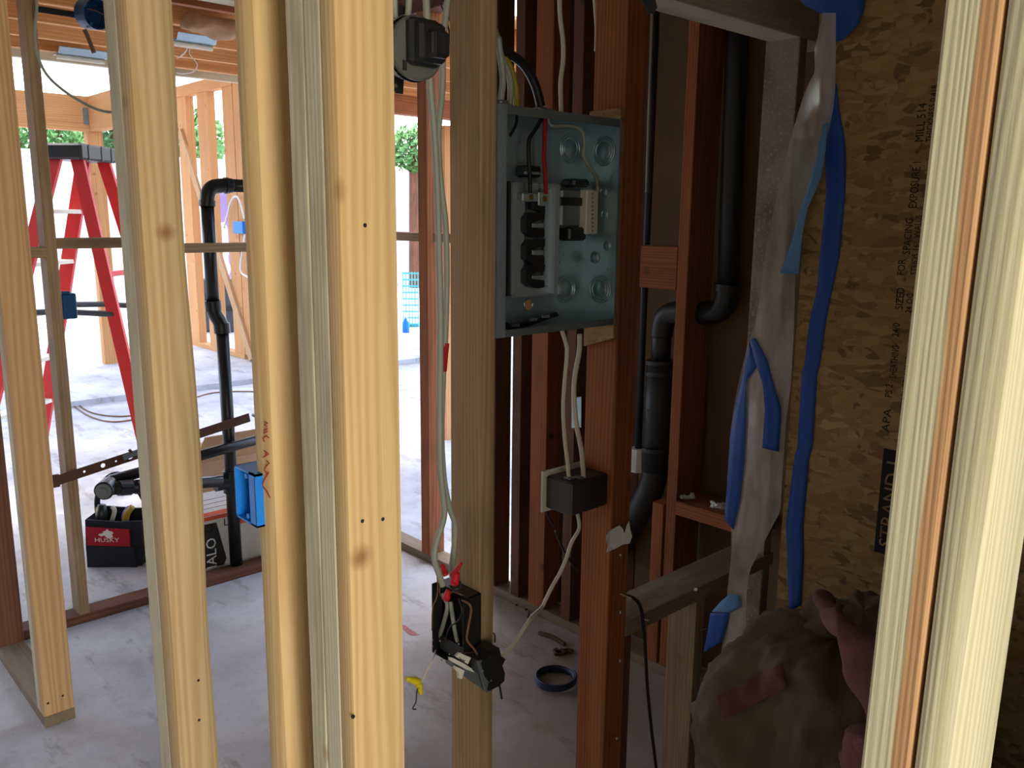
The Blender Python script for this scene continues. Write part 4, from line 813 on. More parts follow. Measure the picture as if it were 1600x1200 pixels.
def rail(name, s0, w0, s1_, w1, wid, th_2):
    a, b = LP(s0, w0, ztop - 0.03), LP(s1_, w1, 0.0); d = (b - a).normalized(); u = (ss - d * ss.dot(d)).normalized(); n = d.cross(u)
    m = MB().slab([a - u * wid / 2 - n * th_2 / 2, a + u * wid / 2 - n * th_2 / 2, b + u * wid / 2 - n * th_2 / 2, b - u * wid / 2 - n * th_2 / 2], n * th_2)
    o = m.build(name, M['red_fibreglass'], lad); MB().box(b + V((0, 0, 0.025)), (wid * 1.15, th_2 * 1.6, 0.05), capR, 0.004).build('rubber_foot', M['black_plastic'], o); return a, b
FA = [rail('front_rail', 0.07, sg * 0.15, 0.66, sg * 0.33, 0.085, 0.026) for sg in (-1, 1)]
RA = [rail('rear_rail', -0.06, sg * 0.14, -0.46, sg * 0.30, 0.075, 0.024) for sg in (-1, 1)]
for k in range(1, 6):
    t = k / 6.2; a = FA[0][0].lerp(FA[0][1], t); b = FA[1][0].lerp(FA[1][1], t)
    MB().box((a + b) / 2, (0.09, (b - a).length - 0.026, 0.026), capR, 0.003).build('step', M['white_plastic'], lad)
for k in (0.35, 0.62, 0.88):
    a = RA[0][0].lerp(RA[0][1], k); b = RA[1][0].lerp(RA[1][1], k); MB().box((a + b) / 2, (0.03, (b - a).length - 0.024, 0.03), capR, 0.003).build('rear_brace', M['red_fibreglass'], lad)
for i in (0, 1):
    a = FA[i][0].lerp(FA[i][1], 0.47); b = RA[i][0].lerp(RA[i][1], 0.47); MB().tube([a, (a + b) / 2 + V((0, 0, 0.01)), b], 0.018, 8).build('spreader_bar', M['dark_abs'], lad)
cable('floor_cord', [at(u, v, 'z', 0.006) for u, v in ((98, 600), (112, 618), (130, 638), (158, 648), (200, 650), (250, 640), (305, 621), (340, 613), (400, 612), (470, 618))], 0.006, M['brown_cable'], 'brown cord curving across the far slab past the ladder', 'cord')
cable('floor_cord', [at(u, v, 'z', 0.006) for u, v in ((95, 615), (115, 634), (142, 651), (175, 659), (215, 655), (262, 650))], 0.006, M['brown_cable'], 'second brown cord on the slab just below the first', 'cord')
cable('floor_cord', [at(u, v, 'z', 0.012) for u, v in ((30, 520), (58, 518), (68, 516), (66, 526), (52, 532), (30, 534))], 0.012, M['yellow_plastic'], 'yellow cord loop on the far slab at left', 'cord')
# ------------------------------------------------------------------ drain pipes and small cable things in the niche
xp = XG + 0.09; r3 = 0.034
dr = thing('drain_stack', tuple(at(1036, 560, 'x', xp)), 'large black drain pipe with a double bend in the dark wall cavity', 'pipe')
up = pl_x([(1154, -30), (1150, 100), (1143, 300), (1137, 452)], xp); MB().tube(up, r3, 20).build('upper_pipe', M['dark_abs'], dr, True)
bend = smoothpts([at(1137, 446, 'x', xp), at(1134, 470, 'x', xp), at(1122, 486, 'x', xp), at(1100, 489, 'x', xp), at(1075, 488, 'x', xp), at(1052, 489, 'x', xp), at(1040, 496, 'x', xp), at(1035, 512, 'x', xp), at(1034, 526, 'x', xp)], 5)
MB().tube(bend, r3 * 1.13, 20).build('double_bend', M['dark_abs'], dr, True)
MB().cyl(at(1137.3, 444, 'x', xp), at(1136.3, 454, 'x', xp), r3 * 1.3, n=20).build('bend_collar', M['dark_abs'], dr)
MB().cyl(at(1034.5, 510, 'x', xp), at(1032, 566, 'x', xp), r3, n=20).build('middle_pipe', M['dark_abs'], dr, True)
MB().cyl(at(1033, 563, 'x', xp), at(1024, 735, 'x', xp), 0.050, n=22).build('sleeve', M['dark_abs'], dr, True)
for v in (566, 583, 640, 701): MB().cyl(at(1033 - (v - 563) * 0.052, v - 3, 'x', xp), at(1033 - (v - 563) * 0.052, v + 3, 'x', xp), 0.0525, n=22).build('sleeve_ring', M['dark_abs'], dr)
MB().tube(smoothpts([at(1025, 725, 'x', xp), at(1020, 755, 'x', xp), at(1004, 790, 'x', xp), at(976, 835, 'x', xp), at(955, 868, 'x', xp)], 5), 0.047, 20).build('lower_bend', M['dark_abs'], dr, True)
tn = thing('thin_pipe', tuple(at(998, 700, 'x', XG + 0.07)), 'thin dark pipe running up the cavity beside the red-brown post', 'pipe')
MB().tube(pl_x([(1027, -30), (1016, 250), (1007, 450), (997, 706)], XG + 0.07), 0.0125, 12).build('pipe_run', M['dark_abs'], tn, True)
MB().tube(pl_x([(997, 700), (996, 735)], XG + 0.07), [0.03, 0.036], 12).build('mortar_collar', M['stucco'], tn)
tag(MB().tube(pl_x([(1019, 20), (1010, 300)], XG + 0.03), 0.0045, 8).build('grey_conduit', M['grey_cable']), 'slim grey conduit hanging beside the thin dark pipe at top', 'conduit')
tag(MB().slab(pl_y([(1000, -6), (1024, -2), (1027, 12), (1021, 22), (1013, 20), (1008, 8)], YD - 0.004), (0, 0.003, 0)).build('pipe_bracket', M['galv_dark']), 'small grey metal bracket under the left end of the header beam', 'bracket')
cable('black_cord', [at(978, 930, 'y', YD - 0.004)] + pl_y([(992, 936), (1001, 950), (1006, 985), (1009, 1030), (1012, 1080), (1018, 1140), (1026, 1210), (1032, 1300)], YD - 0.02), 0.0042, M['black_cable'], 'black cord hanging over the dusty sill and down beside the post', 'cord')
for i, (u0, v0, u1, v1) in enumerate(((969, 928, 987, 935), (1001, 966, 1014, 970), (1094, 985, 1104, 982))):
    tag(MB().cyl(at(u0, v0, 'y', YD - 0.003), at(u1, v1, 'y', YD - 0.03), 0.0014, n=6).build('bent_nail', M['screw']), ('bent nail sticking out at the left end of the dusty sill', 'bent nail under the left end of the dusty sill', 'bent nail in the short stud under the sill')[i], 'nail')
screw_t = MB().cyl(at(1087, 921, 'y', YD - 0.002), at(1087, 921, 'y', YD - 0.006), 0.0045, n=10).build('screw_head', M['screw']); tag(screw_t, 'bright screw head in the front edge of the dusty sill', 'screw')
for i, (u, v) in enumerate(((1067, 777), (1078, 778), (1116, 787), (1128, 789))):
    p = at(u, v, 'x', XG + 0.03 + 0.02 * (i % 2)); p.z = at(1095, 795, 'x', XG).z
    m = MB(); rr = random.Random(i)
    for k in range(4): m.box(p + V((rr.uniform(-.012, .012), rr.uniform(-.012, .012), 0.006 + 0.003 * k)), (0.02, 0.012, 0.008), Matrix.Rotation(rr.uniform(0, 3), 3, V((rr.random(), rr.random(), 1)).normalized()))
    tag(m.build('plaster_crumb', M['white_paper']), 'pale plaster crumbs on the flat block in the dark cavity', 'debris', 'plaster crumbs on the flat block')
# coil of cable on the slab
cc = at(868, 1066, 'z', 0.0); pts = []
for k in range(260):
    a = k / 260 * 2 * math.pi * 9; r = 0.068 + 0.010 * noise.noise(V((k * 0.021, 3, 1))); pts.append(cc + V((r * math.cos(a), r * math.sin(a), 0.005 + 0.022 * k / 260 + 0.006 * noise.noise(V((k * 0.06, 1, 9))))))
tag(MB().tube(pts, 0.0042, 6).build('cable_coil', M['coil'], None, True), 'coil of dark blue cable lying on the slab beside the red-brown post', 'cable')
# scraps, paint marks on the slab
rr = random.Random(3)
for i, (u, v, L, kind) in enumerate(((826, 963, 0.05, 'curled brown shaving on the slab behind the white cable'), (862, 1000, 0.13, 'small brown stick lying on the slab near the red-brown post'), (884, 1022, 0.06, 'crumbled pale scrap on the slab behind the cable coil'), (772, 998, 0.07, 'thin dark twig on the slab right of the open switch box'), (812, 945, 0.045, 'tiny dark shaving on the slab under the dark studs'), (828, 954, 0.04, 'tiny brown shaving near the orange floor mark'))):
    p = at(u, v, 'z', 0.0); a = rr.uniform(0, 3); d = V((math.cos(a), math.sin(a), 0)); m = MB()
    if i == 2:
        for k in range(7): m.box(p + V((rr.uniform(-.03, .03), rr.uniform(-.03, .03), 0.008)), (0.03, 0.018, 0.012), Matrix.Rotation(rr.uniform(0, 3), 3, 'Z'), 0.003)
    else: m.tube(smoothpts([p - d * L / 2 + V((0, 0, 0.005)), p + V((0.006, 0.004, 0.010)), p + d * L / 2 + V((0, 0, 0.005))]), 0.004 if i != 1 else 0.009, 6)
    tag(m.build('wood_scrap', M['dirt']), kind, 'scrap')
def paint(pix, col, name='paint_mark'):
    return MB().slab([at(u, v, 'z', 0.0004) for u, v in pix], (0, 0, 0.0006)).build(name, col, floor)
opaint = plain('faded_orange_marker_paint', srgb(176, 84, 52), 0.9, var=0.35, scale=40); ppaint = plain('faded_pink_marker_paint', srgb(206, 140, 140), 0.9, var=0.3, scale=40)
paint([(842, 940), (856, 945), (876, 953), (904, 963), (906, 972), (886, 972), (866, 964), (850, 954)], opaint)
paint([(624, 974), (634, 978), (645, 986), (655, 992), (642, 993), (630, 984)], ppaint)
paint([(1010, 1008), (1022, 1012), (1028, 1034), (1012, 1030)], opaint)
paint([(1016, 960), (1030, 968), (1034, 990), (1020, 985)], opaint)

# ------------------------------------------------------------------ plastic film and blue tape at the opening
Lb = [(20, 1285), (30, 1284), (80, 1272), (110, 1274), (140, 1259), (170, 1249), (210, 1237), (250, 1226), (300, 1215), (350, 1204), (400, 1195), (460, 1188), (510, 1179), (540, 1168), (610, 1151), (660, 1143), (750, 1136), (806, 1140), (825, 1143), (862, 1143), (920, 1137), (980, 1132), (1010, 1128), (1060, 1124)]
Rb_ = [(20, 1306), (100, 1306), (140, 1305), (170, 1302), (210, 1294), (250, 1284), (300, 1266), (350, 1250), (400, 1243), (510, 1241), (600, 1236), (660, 1228), (750, 1222), (800, 1219), (820, 1208), (855, 1190), (892, 1171), (920, 1167), (980, 1165), (1060, 1158)]
def lerp(tab, v):
    for (a, x), (b, y) in zip(tab, tab[1:]):
        if a <= v <= b: return x + (y - x) * (v - a) / (b - a)
    return tab[-1][1]
def film_x(u, v):
    off = (u - lerp(Rb_, max(20, min(1060, v)))) / 90.0
    return XO - 0.006 + 0.020 * off * off - 0.016 * (0.5 + noise.noise(V((u * 0.016, v * 0.004, 2)))) - 0.004 * abs(noise.noise(V((u * 0.04, v * 0.012, 8))))
NV, NU = 90, 12; vs = []
for i in range(NV + 1):
    v = 20 + 1040 * i / NV; l, r = lerp(Lb, v), lerp(Rb_, v)
    for j in range(NU + 1):
        u = l + (r - l) * j / NU; vs.append(at(u, v, 'x', film_x(u, v)))
fs = [(i * (NU + 1) + j, i * (NU + 1) + j + 1, (i + 1) * (NU + 1) + j + 1, (i + 1) * (NU + 1) + j) for i in range(NV) for j in range(NU)]
fo = MB().add(vs, fs).build('plastic_sheet', M['film'], None, True); tag(fo, 'torn clear plastic sheet hanging from the edge of the strand board', 'plastic sheet')
def tape(name, lft, rgt, mat, dx, parent=None, n=24, on_board=False):
    v0, v1 = lft[0][0], lft[-1][0]; vs = []
    for i in range(n + 1):
        t = i / n; vl = v0 + (v1 - v0) * t; vr = rgt[0][0] + (rgt[-1][0] - rgt[0][0]) * t
        for j in range(4):
            s_ = j / 3; u = lerp(lft, vl) * (1 - s_) + lerp(rgt, vr) * s_; v = vl * (1 - s_) + vr * s_
            vs.append(at(u, v, 'x', (XO if on_board else film_x(u, v)) - dx))
    fs = [(i * 4 + j, i * 4 + j + 1, i * 4 + j + 5, i * 4 + j + 4) for i in range(n) for j in range(3)]
    o = MB().add(vs, fs).build(name, M[mat], parent, True)
    md = o.modifiers.new('thickness', 'SOLIDIFY'); md.thickness = 0.0003; return o
o = tape('tape_strip', [(140, 1292), (175, 1290), (217, 1289), (250, 1289), (300, 1291), (400, 1281), (450, 1277), (500, 1265), (570, 1257), (582, 1253), (700, 1246), (702, 1243), (820, 1228), (870, 1230), (955, 1233)], [(130, 1307), (175, 1312), (217, 1320), (250, 1322), (300, 1321), (400, 1312), (450, 1301), (500, 1291), (570, 1281), (582, 1277), (700, 1270), (702, 1266), (820, 1255), (870, 1256), (945, 1252)], 'blue_tape', 0.0012, None, 70, True)
tag(o, 'long strip of blue tape running down the strand board edge', 'tape')
tag(tape('tape_strip', [(-12, 1245), (8, 1256), (30, 1300), (66, 1306)], [(-12, 1352), (15, 1350), (40, 1340), (62, 1318)], 'blue_tape', 0.004, None, 12, True), 'folded patch of dark blue tape at the top of the plastic sheet', 'tape')
tag(tape('tape_strip', [(195, 1286), (240, 1277), (280, 1266), (330, 1250), (380, 1236), (427, 1219)], [(190, 1294), (240, 1290), (280, 1282), (330, 1260), (380, 1252), (428, 1248)], 'blue_tape_back', 0.004, None, 16), 'crumpled pale blue tape along the upper edge of the plastic sheet', 'tape')
tag(tape('tape_strip', [(533, 1171), (590, 1160), (640, 1148), (680, 1141), (760, 1136), (812, 1132)], [(572, 1184), (596, 1166), (650, 1166), (720, 1163), (780, 1157), (828, 1146)], 'blue_tape', 0.004, None, 24), 'left leg of the loop of blue tape stuck on the plastic sheet', 'tape')
tag(tape('tape_strip', [(530, 1172), (560, 1178), (600, 1192), (640, 1195), (700, 1191)], [(528, 1180), (563, 1199), (612, 1212), (640, 1221), (706, 1217)], 'blue_tape', 0.006, None, 20), 'right leg of the loop of blue tape stuck on the plastic sheet', 'tape')
tag(tape('tape_strip', [(928, 1140), (940, 1126), (956, 1112)], [(930, 1156), (948, 1160), (958, 1140)], 'blue_tape_back', 0.006, None, 8), 'pale folded end of blue tape low on the plastic sheet', 'tape')
tag(tape('tape_strip', [(958, 1110), (985, 1106), (1020, 1099)], [(957, 1141), (975, 1136), (1002, 1128)], 'blue_tape', 0.004, None, 8), 'deep blue tape end low on the plastic sheet above the insulation', 'tape')

# ------------------------------------------------------------------ printing on the strand board
def board_text(body, u, v, cap_px, sx=0.82, mat='osb_ink', name='printed_text'):
    a = at(u, v, 'x', XO - 0.0005); b = at(u - cap_px, v, 'x', XO - 0.0005)
    return text(body, a, (0, 0, 1), (0, 1, 0), abs(a.y - b.y) / 0.70, M[mat], osbw, name, 0.0002, sx)
board_text('MILL 514', 1442, 222, 13, 0.85); board_text('EXPOSURE 1', 1432, 326, 13, 0.72); board_text('SPACING', 1421.5, 398, 12, 0.82)
board_text('FOR', 1413, 431, 12, 0.8); board_text('SIZED', 1410, 484, 12, 0.78); board_text('24/0', 1404, 527, 11, 0.8); board_text('SHEATHING', 1400, 592, 11, 0.62); board_text('PS 2', 1393, 622, 11, 0.8); board_text('APA', 1389, 676, 12, 1.2)
board_text('THICKNESS 0.418', 1456, 222, 10, 0.8); board_text('WALLS', 1437, 372, 10, 0.8); board_text('STUDS 16', 1432, 430, 10, 0.8); board_text('24 OC', 1424, 490, 10, 0.8); board_text('STRENGTH AXIS', 1416, 640, 10, 0.8)
bA, bB = at(1381, 700, 'x', XO - 0.0004), at(1365, 861, 'x', XO - 0.0004); wd = 0.045
MB().slab([bA, bA - V((0, wd, 0)), V((bB.x, bA.y - wd, bB.z)), V((bB.x, bA.y, bB.z))], (-0.0003, 0, 0)).build('ink_block', M['osb_ink'], osbw)
a = at(1384, 856, 'x', XO - 0.001); text('STRAND-I', (a.x, bA.y - 0.034, a.z), (0, 0, 1), (0, 1, 0), 0.038, M['osb'], osbw, 'printed_text', 0.0002, 1.0)

# ------------------------------------------------------------------ insulation
def blob(cx, cy, hx, hy, h, n=2.6, amp=0.03, seed=0, NT_=64, NH=40, lean=0.0):
    def S(th, t, off=0.0):
        c, s = math.cos(th), math.sin(th); k = (abs(c) ** n + abs(s) ** n) ** (-1 / n)
        prof = 1.0 if t < 0.75 else math.sqrt(max(0.0, 1 - ((t - 0.75) / 0.25) ** 2))
        prof = prof * (0.93 + 0.07 * math.sin(t * 9 + seed))
        z = h * (t if t < 0.75 else 0.75 + 0.25 * math.sin((t - 0.75) / 0.25 * math.pi / 2))
        p = V((cx + hx * k * c * prof + lean * t, cy + hy * k * s * prof, z)); q_ = p * 6 + V((seed * 3.1, 0, 0))
        d = amp * (noise.noise(q_) + 1.1 * (0.35 - abs(noise.noise(q_ * 1.7 + V((4, 4, 4))))) + 0.5 * (0.3 - abs(noise.noise(q_ * 4.1))) + 0.2 * noise.noise(q_ * 8)) + off
        o = V((c * prof, s * prof, (0 if t < 0.75 else (t - 0.75) * 3)))
        o = o.normalized() if o.length > 0 else V((0, 0, 1)); return p + o * d
    return S
def skin(S, t0, t1, a0, a1, nt_, na, off=0.0, closed=False):
    m = MB(); vs = [S(a0 + (a1 - a0) * j / na, t0 + (t1 - t0) * i / nt_, off) for i in range(nt_ + 1) for j in range(na + 1)]
    for p in vs: p.z = max(p.z, 0.001)
    return m.add(vs, [(i * (na + 1) + j, i * (na + 1) + j + 1, (i + 1) * (na + 1) + j + 1, (i + 1) * (na + 1) + j) for i in range(nt_) for j in range(na)])
PI = math.pi
ins = thing('insulation_batt', (1.32, 0.60, 0), 'bundle of brown paper-faced insulation slumped at lower right, pink fluff showing, red printed band', 'insulation')
S1 = blob(1.325, 0.600, 0.165, 0.195, 0.895, 3.0, 0.045, 1)
skin(S1, 0, 1, 0, 2 * PI, 70, 130).build('paper_facing', M['kraft'], ins, True)
maroon = plain('maroon_printed_band', srgb(92, 42, 42), 0.7, var=0.2, scale=14)
def proj(p):
    d = V(p) - EYE; c = V((RX * d.x + RY * d.y + RZ * d.z)); return 800 + FPX * c.x / c.z, 600 + FPX * c.y / c.z
grid = []
for i in range(81):
    for j in range(121):
        t_, th_k = 0.35 + 0.6 * i / 80, 2.35 + 2.3 * j / 120; grid.append((proj(S1(th_k, t_, 0.007)), None, (th_k, t_)))
vsb = []
for i in range(7):
    for j in range(13):
        a, b = j / 12, i / 6; tu = (1120 + 100 * a) * (1 - b) + (1131 + 98 * a) * b; tv = (1088 - 52 * a) * (1 - b) + (1124 - 50 * a) * b
        gp = min(grid, key=lambda g: (g[0][0] - tu) ** 2 + (g[0][1] - tv) ** 2); th_k, t_ = gp[2]
        for it in range(6):
            f0 = proj(S1(th_k, t_, 0.007)); fa = proj(S1(th_k + 1e-3, t_, 0.007)); fb_ = proj(S1(th_k, t_ + 1e-3, 0.007))
            a11, a12, a21, a22 = (fa[0] - f0[0]) * 1e3, (fb_[0] - f0[0]) * 1e3, (fa[1] - f0[1]) * 1e3, (fb_[1] - f0[1]) * 1e3; de = a11 * a22 - a12 * a21
            if abs(de) < 1e3: break
            rx, ry = tu - f0[0], tv - f0[1]; th_k += max(-.05, min(.05, (rx * a22 - ry * a12) / de)); t_ += max(-.03, min(.03, (ry * a11 - rx * a21) / de)); t_ = max(0.3, min(0.97, t_))
        vsb.append(S1(th_k, t_, 0.007))
MB().add(vsb, [(i * 13 + j, i * 13 + j + 1, (i + 1) * 13 + j + 1, (i + 1) * 13 + j) for i in range(6) for j in range(12)]).build('printed_band', maroon, ins, True)
S2 = blob(1.36, 0.58, 0.12, 0.15, 0.93, 2.4, 0.05, 5)
skin(S2, 0.5, 1, 0, 2 * PI, 34, 90).build('folded_flap', M['kraft'], ins, True)
def fluff(pts, rs, seed, name, parent):
    m = MB().tube(smoothpts(pts, 8), [rs[min(int(i / 8), len(rs) - 1)] for i in range(8 * (len(pts) - 1) + 1)], 20)
    m.v = [p + V((noise.noise(p * 14 + V((seed, 0, 0))), noise.noise(p * 14 + V((0, seed, 7))), noise.noise(p * 14 + V((9, 0, seed))))) * 0.03 for p in m.v]
    return m.build(name, M['pink'], parent, True)
fluff([at(u, v, 'x', x_) for u, v, x_ in ((1284, 930, 1.33), (1300, 952, 1.27), (1322, 995, 1.21), (1350, 1045, 1.18), (1385, 1100, 1.17))], [0.014, 0.022, 0.028, 0.032, 0.036], 2, 'fibreglass', ins)
fluff(pl_x([(1350, 1290), (1366, 1230), (1374, 1180), (1378, 1150)], 1.14), [0.05, 0.04, 0.035, 0.025], 6, 'fibreglass', ins)
in2 = thing('insulation_batt', (1.33, 0.02, 0), 'second dark paper-faced insulation batt leaning beyond the right-hand pale stud', 'insulation')
S3 = blob(1.33, 0.04, 0.135, 0.23, 1.28, 3.2, 0.05, 9)
skin(S3, 0, 1, 0, 2 * PI, 30, 60).build('paper_facing', M['kraft'], in2, True)
fluff([V((1.24, 0.24, 0.5)), V((1.21, 0.14, 0.8)), V((1.24, 0.0, 1.15))], [0.05, 0.06, 0.05], 4, 'fibreglass', in2)

# ------------------------------------------------------------------ far framing, porch and yard
xk = 4.15
wk = struct('wall_far', (xk, 9.6, 0.05))
yk0, yk1 = 8.72, 11.0
piece('bottom_plate', (xk, yk0, 0.05), (xk + 0.11, yk1, 0.10), M['orange_fir'], 'y', wk, seed=70)
def kst(u0, u1, v, mat, seed, z1=3.0):
    a, b = at(u0, v, 'x', xk).y, at(u1, v, 'x', xk).y
    piece('stud', (xk + 0.01, min(a, b), 0.10), (xk + 0.10, max(a, b), z1), M[mat], 'z', wk, seed=seed)
kst(277, 291, 200, 'orange_fir', 71); kst(308, 324, 200, 'orange_fir', 72); kst(346, 362, 170, 'orange_fir', 73); kst(363, 384, 170, 'orange_fir', 74); kst(398, 412, 170, 'orange_fir', 75)
dA, dB = at(279, 205, 'x', xk - 0.02), at(392, 562, 'x', xk - 0.02); dd = (dB - dA).normalized(); du = dd.cross(V((1, 0, 0))).normalized()
MB().slab([dA - du * 0.05, dA + du * 0.05, dB + du * 0.05, dB - du * 0.05], (0.028, 0, 0)).build('diagonal_brace', M['fir_pink'], wk)
zt_k = at(330, 140, 'x', xk).z
piece('header', (xk, yk0, zt_k), (xk + 0.10, yk1, zt_k + 0.12), M['orange_fir'], 'y', wk, seed=76)
p1 = depth(140, 205, 8.5); p2 = depth(140, 152, 8.5); zb0, zb1 = p1.z, p2.z; xc_, yc_ = p1.x, p1.y
tag(piece('porch_beam', (-1.7, yc_, zb0), (xc_, yc_ + 0.12, zb1), M['orange_fir'], 'x', seed=77), 'orange beam across the far opening above the ladder', 'beam')
tag(piece('porch_beam', (xc_ + 0.002, 7.9, zb0), (xc_ + 0.10, yc_ + 0.12, zb1), M['orange_fir'], 'y', seed=78), 'orange beam meeting the far one at the corner post', 'beam')
tag(MB().b2((xc_ - 0.05, yc_ - 0.004, zb0 + 0.06), (xc_ + 0.001, yc_ - 0.001, zb0 + 0.22)).build('metal_hanger', M['galv_dark']), 'small metal hanger joining the two orange beams', 'hanger')
q0 = at(152, 260, 'y', yc_ + 0.01)
tag(piece('porch_post', (q0.x - 0.075, yc_ + 0.01, 0.05), (q0.x + 0.075, yc_ + 0.11, zb0), M['orange_fir'], 'z', seed=79), 'orange post under the corner of the far beams behind the ladder', 'post')
pe = depth(635, 165, 5.2)
tag(piece('porch_beam', (2.45, pe.y, pe.z - 0.05), (5.2, pe.y + 0.09, pe.z + 0.06), M['redwood'], 'x', seed=80), 'dark beam seen through the bright opening behind the grey cables', 'beam')
pf = at(697, 688, 'z', 0.0)
tag(piece('porch_post', (pf.x, pf.y, 0.0), (pf.x + 0.09, pf.y + 0.05, pe.z - 0.05), M['orange_fir'], 'z', seed=81), 'salmon-coloured post outside, glimpsed between the grey cable and the weathered post', 'post')
sbox('ceiling_porch_shade', (-1.7, 6.5, 3.35), (9.0, 12.0, 3.40), M['stucco'])  # white soffit, added and drawn forward to shade the far studs and slab
# bits hanging from the joists
def fixture(u0, v0, u1, v1, zf, label):
    a, b = at(u0, v0, 'z', zf), at(u1, v1, 'z', zf); t = thing('shop_light', tuple(V((min(a.x, b.x), min(a.y, b.y), zf))), label, 'light fixture')
    c = (a + b) / 2; L = max(abs(a.x - b.x), 0.2)
    MB().slab([c + V((-L / 2, -0.07, 0.03)), c + V((L / 2, -0.07, 0.03)), c + V((L / 2, -0.045, 0)), c + V((-L / 2, -0.045, 0))], (0, 0.0, 0.004)).b2(c + V((-L / 2, -0.045, 0)), c + V((L / 2, 0.045, 0.008))).build('reflector', M['galv'], t)
    MB().cyl(c + V((-L / 2, 0, -0.012)), c + V((L / 2, 0, -0.012)), 0.013, n=10).build('tube', M['white_plastic'], t)
fixture(88, 84, 162, 94, 2.43, 'grey-white tube light fixture under the joists, above the ladder')
fixture(272, 66, 330, 70, 2.435, 'small grey light fixture under the joists, above the vent pipe')
cable('thin_wire', [V((at(293, 40, 'y', 4.49).x, 4.49, 2.5))] + [at(u, v, 'y', 4.49) for u, v in ((293, 66), (291, 78), (283, 87), (277, 90))], 0.004, M['white_bag'], 'short pale wire curling down from the small light fixture', 'wire')
cable('thin_wire', [V((at(296, 60, 'y', 4.89).x, 4.89, 2.5))] + [at(u, v, 'y', 4.89) for u, v in ((296, 84), (304, 94), (308, 102), (302, 112), (288, 115), (276, 114))], 0.003, M['white_bag'], 'pale wire loop hanging from the joists below the small light fixture', 'wire')
S5 = [at(u, v, 'y', 4.0) for u, v in ((286, 40), (305, 46), (328, 56), (350, 60), (372, 56), (392, 50))]
m5 = MB().tube(smoothpts(S5, 5), [0.02, 0.05, 0.07, 0.08, 0.08, 0.08] + [0.085] * 14 + [0.08] * 3 + [0.06] * 3, 14); m5.v = [V((p.x, p.y, at(330, 50, 'y', 4.0).z + 0.03 + (p.z - at(330, 50, 'y', 4.0).z) * 0.45 + 0.02 * noise.noise(p * 14))) for p in m5.v]
tag(m5.build('ceiling_insulation', M['cardboard'], None, True), 'brown paper-faced insulation sagging between the joists above the vent pipe', 'insulation')
# things around the far framing
kx = xk - 0.02
tag(MB().b2((kx - 0.03, at(383, 355, 'x', kx).y, at(375, 365, 'x', kx).z), (kx + 0.028, at(368, 355, 'x', kx).y, at(375, 346, 'x', kx).z), 0.006).build('outlet_box', M['blue_plastic']), 'small blue outlet box on the far orange studs', 'outlet box')
cable('far_cable', pl_x([(350, 356), (355, 338), (360, 318), (366, 308), (372, 309), (377, 322), (382, 342)], kx - 0.01), 0.012, M['white_bag'], 'white cable looping on the far orange studs')
cable('far_cable', pl_x([(383, 366), (379, 390), (376, 422), (386, 432), (396, 436)], kx - 0.01), 0.012, M['white_bag'], 'white cable trailing down below the far blue box')
cs = thing('equipment_case', tuple(depth(334, 532, 11.3)), 'dark grey equipment case standing behind the far studs', 'case')
cA, cB = depth(306, 436, 11.3), depth(362, 530, 11.3); cfr = Frame((cA.x, cA.y, 0.05), ang); Lc = 56 / FPX * 11.3; hc = cA.z - 0.05
MB().box(cfr(Lc / 2, 0.2, hc / 2), (Lc, 0.36, hc), cfr.R, 0.02).build('case_body', M['case'], cs)
MB().slab([cfr(0.02, 0.01, hc * .95), cfr(0.06, 0.01, hc * .95), cfr(0.12, 0.01, hc * .35), cfr(0.07, 0.01, hc * .35)], cfr.y * -0.012).build('case_strut', M['black_plastic'], cs)
MB().box(cfr(Lc / 2, 0.0, hc * .45), (Lc * 0.98, 0.03, 0.05), cfr.R, 0.005).build('case_rim', M['black_plastic'], cs)
def bag(name, u, v, d, r, mat, label, seed):
    c = depth(u, v, d); S = blob(c.x, c.y, r, r * 0.8, c.z + r, 2.2, r * 0.3, seed); return tag(skin(S, 0, 1, 0, 2 * PI, 24, 30).build(name, M[mat], None, True), label, 'bag')
bag('white_bag', 309, 340, 12.2, 0.12, 'white_bag', 'tall white sack behind the far studs, left of the vent pipe', 11)
bag('white_bag', 343, 362, 12.6, 0.12, 'white_bag', 'tall white sack behind the far studs, right of the vent pipe', 12)
fA, fB = depth(322, 302, 13), depth(364, 302, 13)
tag(MB().slab([V((fA.x, fA.y, 0)), V((fB.x, fB.y, 0)), fB, fA], RZ * 0 + V((0.03, 0.03, 0))).build('siding_sheet', M['lavender']), 'lavender siding sheet standing outside behind the vent pipe', 'siding')
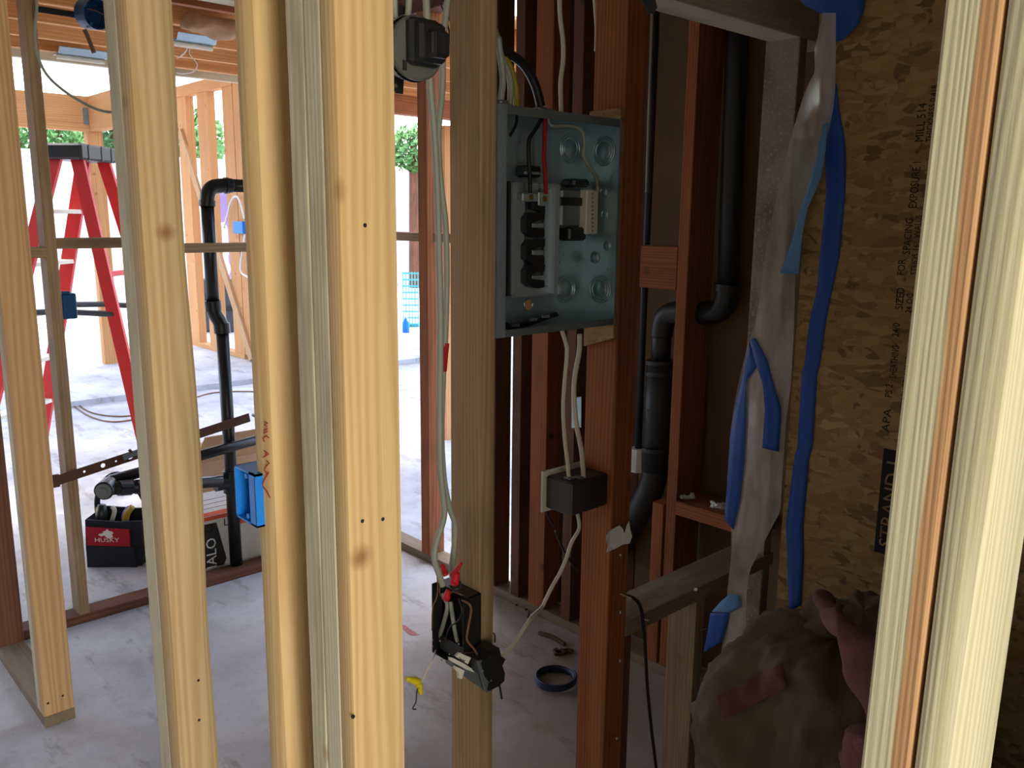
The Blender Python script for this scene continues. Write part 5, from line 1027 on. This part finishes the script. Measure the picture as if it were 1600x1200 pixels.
# yard
yw_ = 17.0; ztw = at(110, 236, 'y', yw_).z
sbox('wall_yard', (-6, yw_, 0), (22, yw_ + 0.2, ztw), M['stucco'])
def crown(name, c, r, h, mat, label, cat, seed, n=900):
    rr = random.Random(seed); t = thing(name, (c.x, c.y, 0), label, cat, None); m = MB()
    for k in range(n):
        d = V((rr.gauss(0, 1), rr.gauss(0, 1), rr.gauss(0, 1))).normalized(); p = c + V((d.x * r, d.y * r, d.z * h)) * rr.uniform(0.6, 1.0)
        a = V((rr.gauss(0, 1), rr.gauss(0, 1), rr.gauss(0, 1))).normalized() * r * 0.13; b = a.orthogonal().normalized() * r * 0.09
        m.add([p - a, p - b, p + a, p + b], [(0, 1, 2, 3)])
    f = m.build('foliage', M[mat], t); f['kind'] = 'stuff'
    MB().tube([V((c.x, c.y, 0)), c - V((0, 0, h * 0.3)), c + V((0, 0, h * 0.4))], [0.14, 0.1, 0.05], 8).build('trunk', M['redwood_dim'], t)
for i, (u, v, d, r, m_, lb) in enumerate(((28, 215, 19, 0.55, 'leaf', 'green tree over the yard wall at far left behind the pinkish stud'), (92, 216, 18.4, 0.5, 'leaf', 'light green tree over the yard wall above the ladder cap'), (134, 210, 21.5, 0.5, 'leaf2', 'dark green tree over the yard wall left of the corner post'), (176, 214, 19, 0.5, 'leaf2', 'dark green tree over the yard wall right of the corner post'), (300, 222, 19, 0.8, 'leaf', 'green tree seen between the far orange studs'), (646, 232, 19, 0.6, 'leaf', 'green foliage in the bright opening behind the grey cables'))):
    c = depth(u, v, d); crown('garden_tree', c, r, r * 0.9, m_, lb, 'tree', 100 + i)
bo = depth(634, 512, 12.0); bo.z = 0
bt = thing('blue_bottle', tuple(bo), 'small blue bottle standing outside in the bright opening', 'bottle')
MB().tube([bo + V((0, 0, z)) for z in (0, 0.02, 0.14, 0.17, 0.2)], [0.045, 0.05, 0.05, 0.025, 0.02], 14).build('bottle_body', M['blue_plastic'], bt, True)
MB().cyl(bo + V((0, 0, 0.2)), bo + V((0, 0, 0.225)), 0.024, n=12).build('bottle_cap', M['white_plastic'], bt)
turq = plain('turquoise_plastic', srgb(96, 206, 214), 0.5, var=0.05)
ko = depth(642, 500, 12.6); kf = Frame((ko.x, ko.y, 0), ang); kz = depth(642, 424, 12.6).z
ct = thing('plastic_crate', tuple(kf(0, 0, 0)), 'tall turquoise lattice crate outside in the bright opening', 'crate')
for k in range(6): MB().box(kf(-0.11 + 0.044 * k, 0, kz / 2), (0.014, 0.012, kz), kf.R).build('crate_slat', turq, ct)
for k in range(9): MB().box(kf(0, 0.007, 0.04 + (kz - 0.06) * k / 8), (0.24, 0.012, 0.022), kf.R).build('crate_rail', turq, ct)
MB().box(kf(0, 0.12, 0.02), (0.24, 0.22, 0.03), kf.R).build('crate_floor', turq, ct)
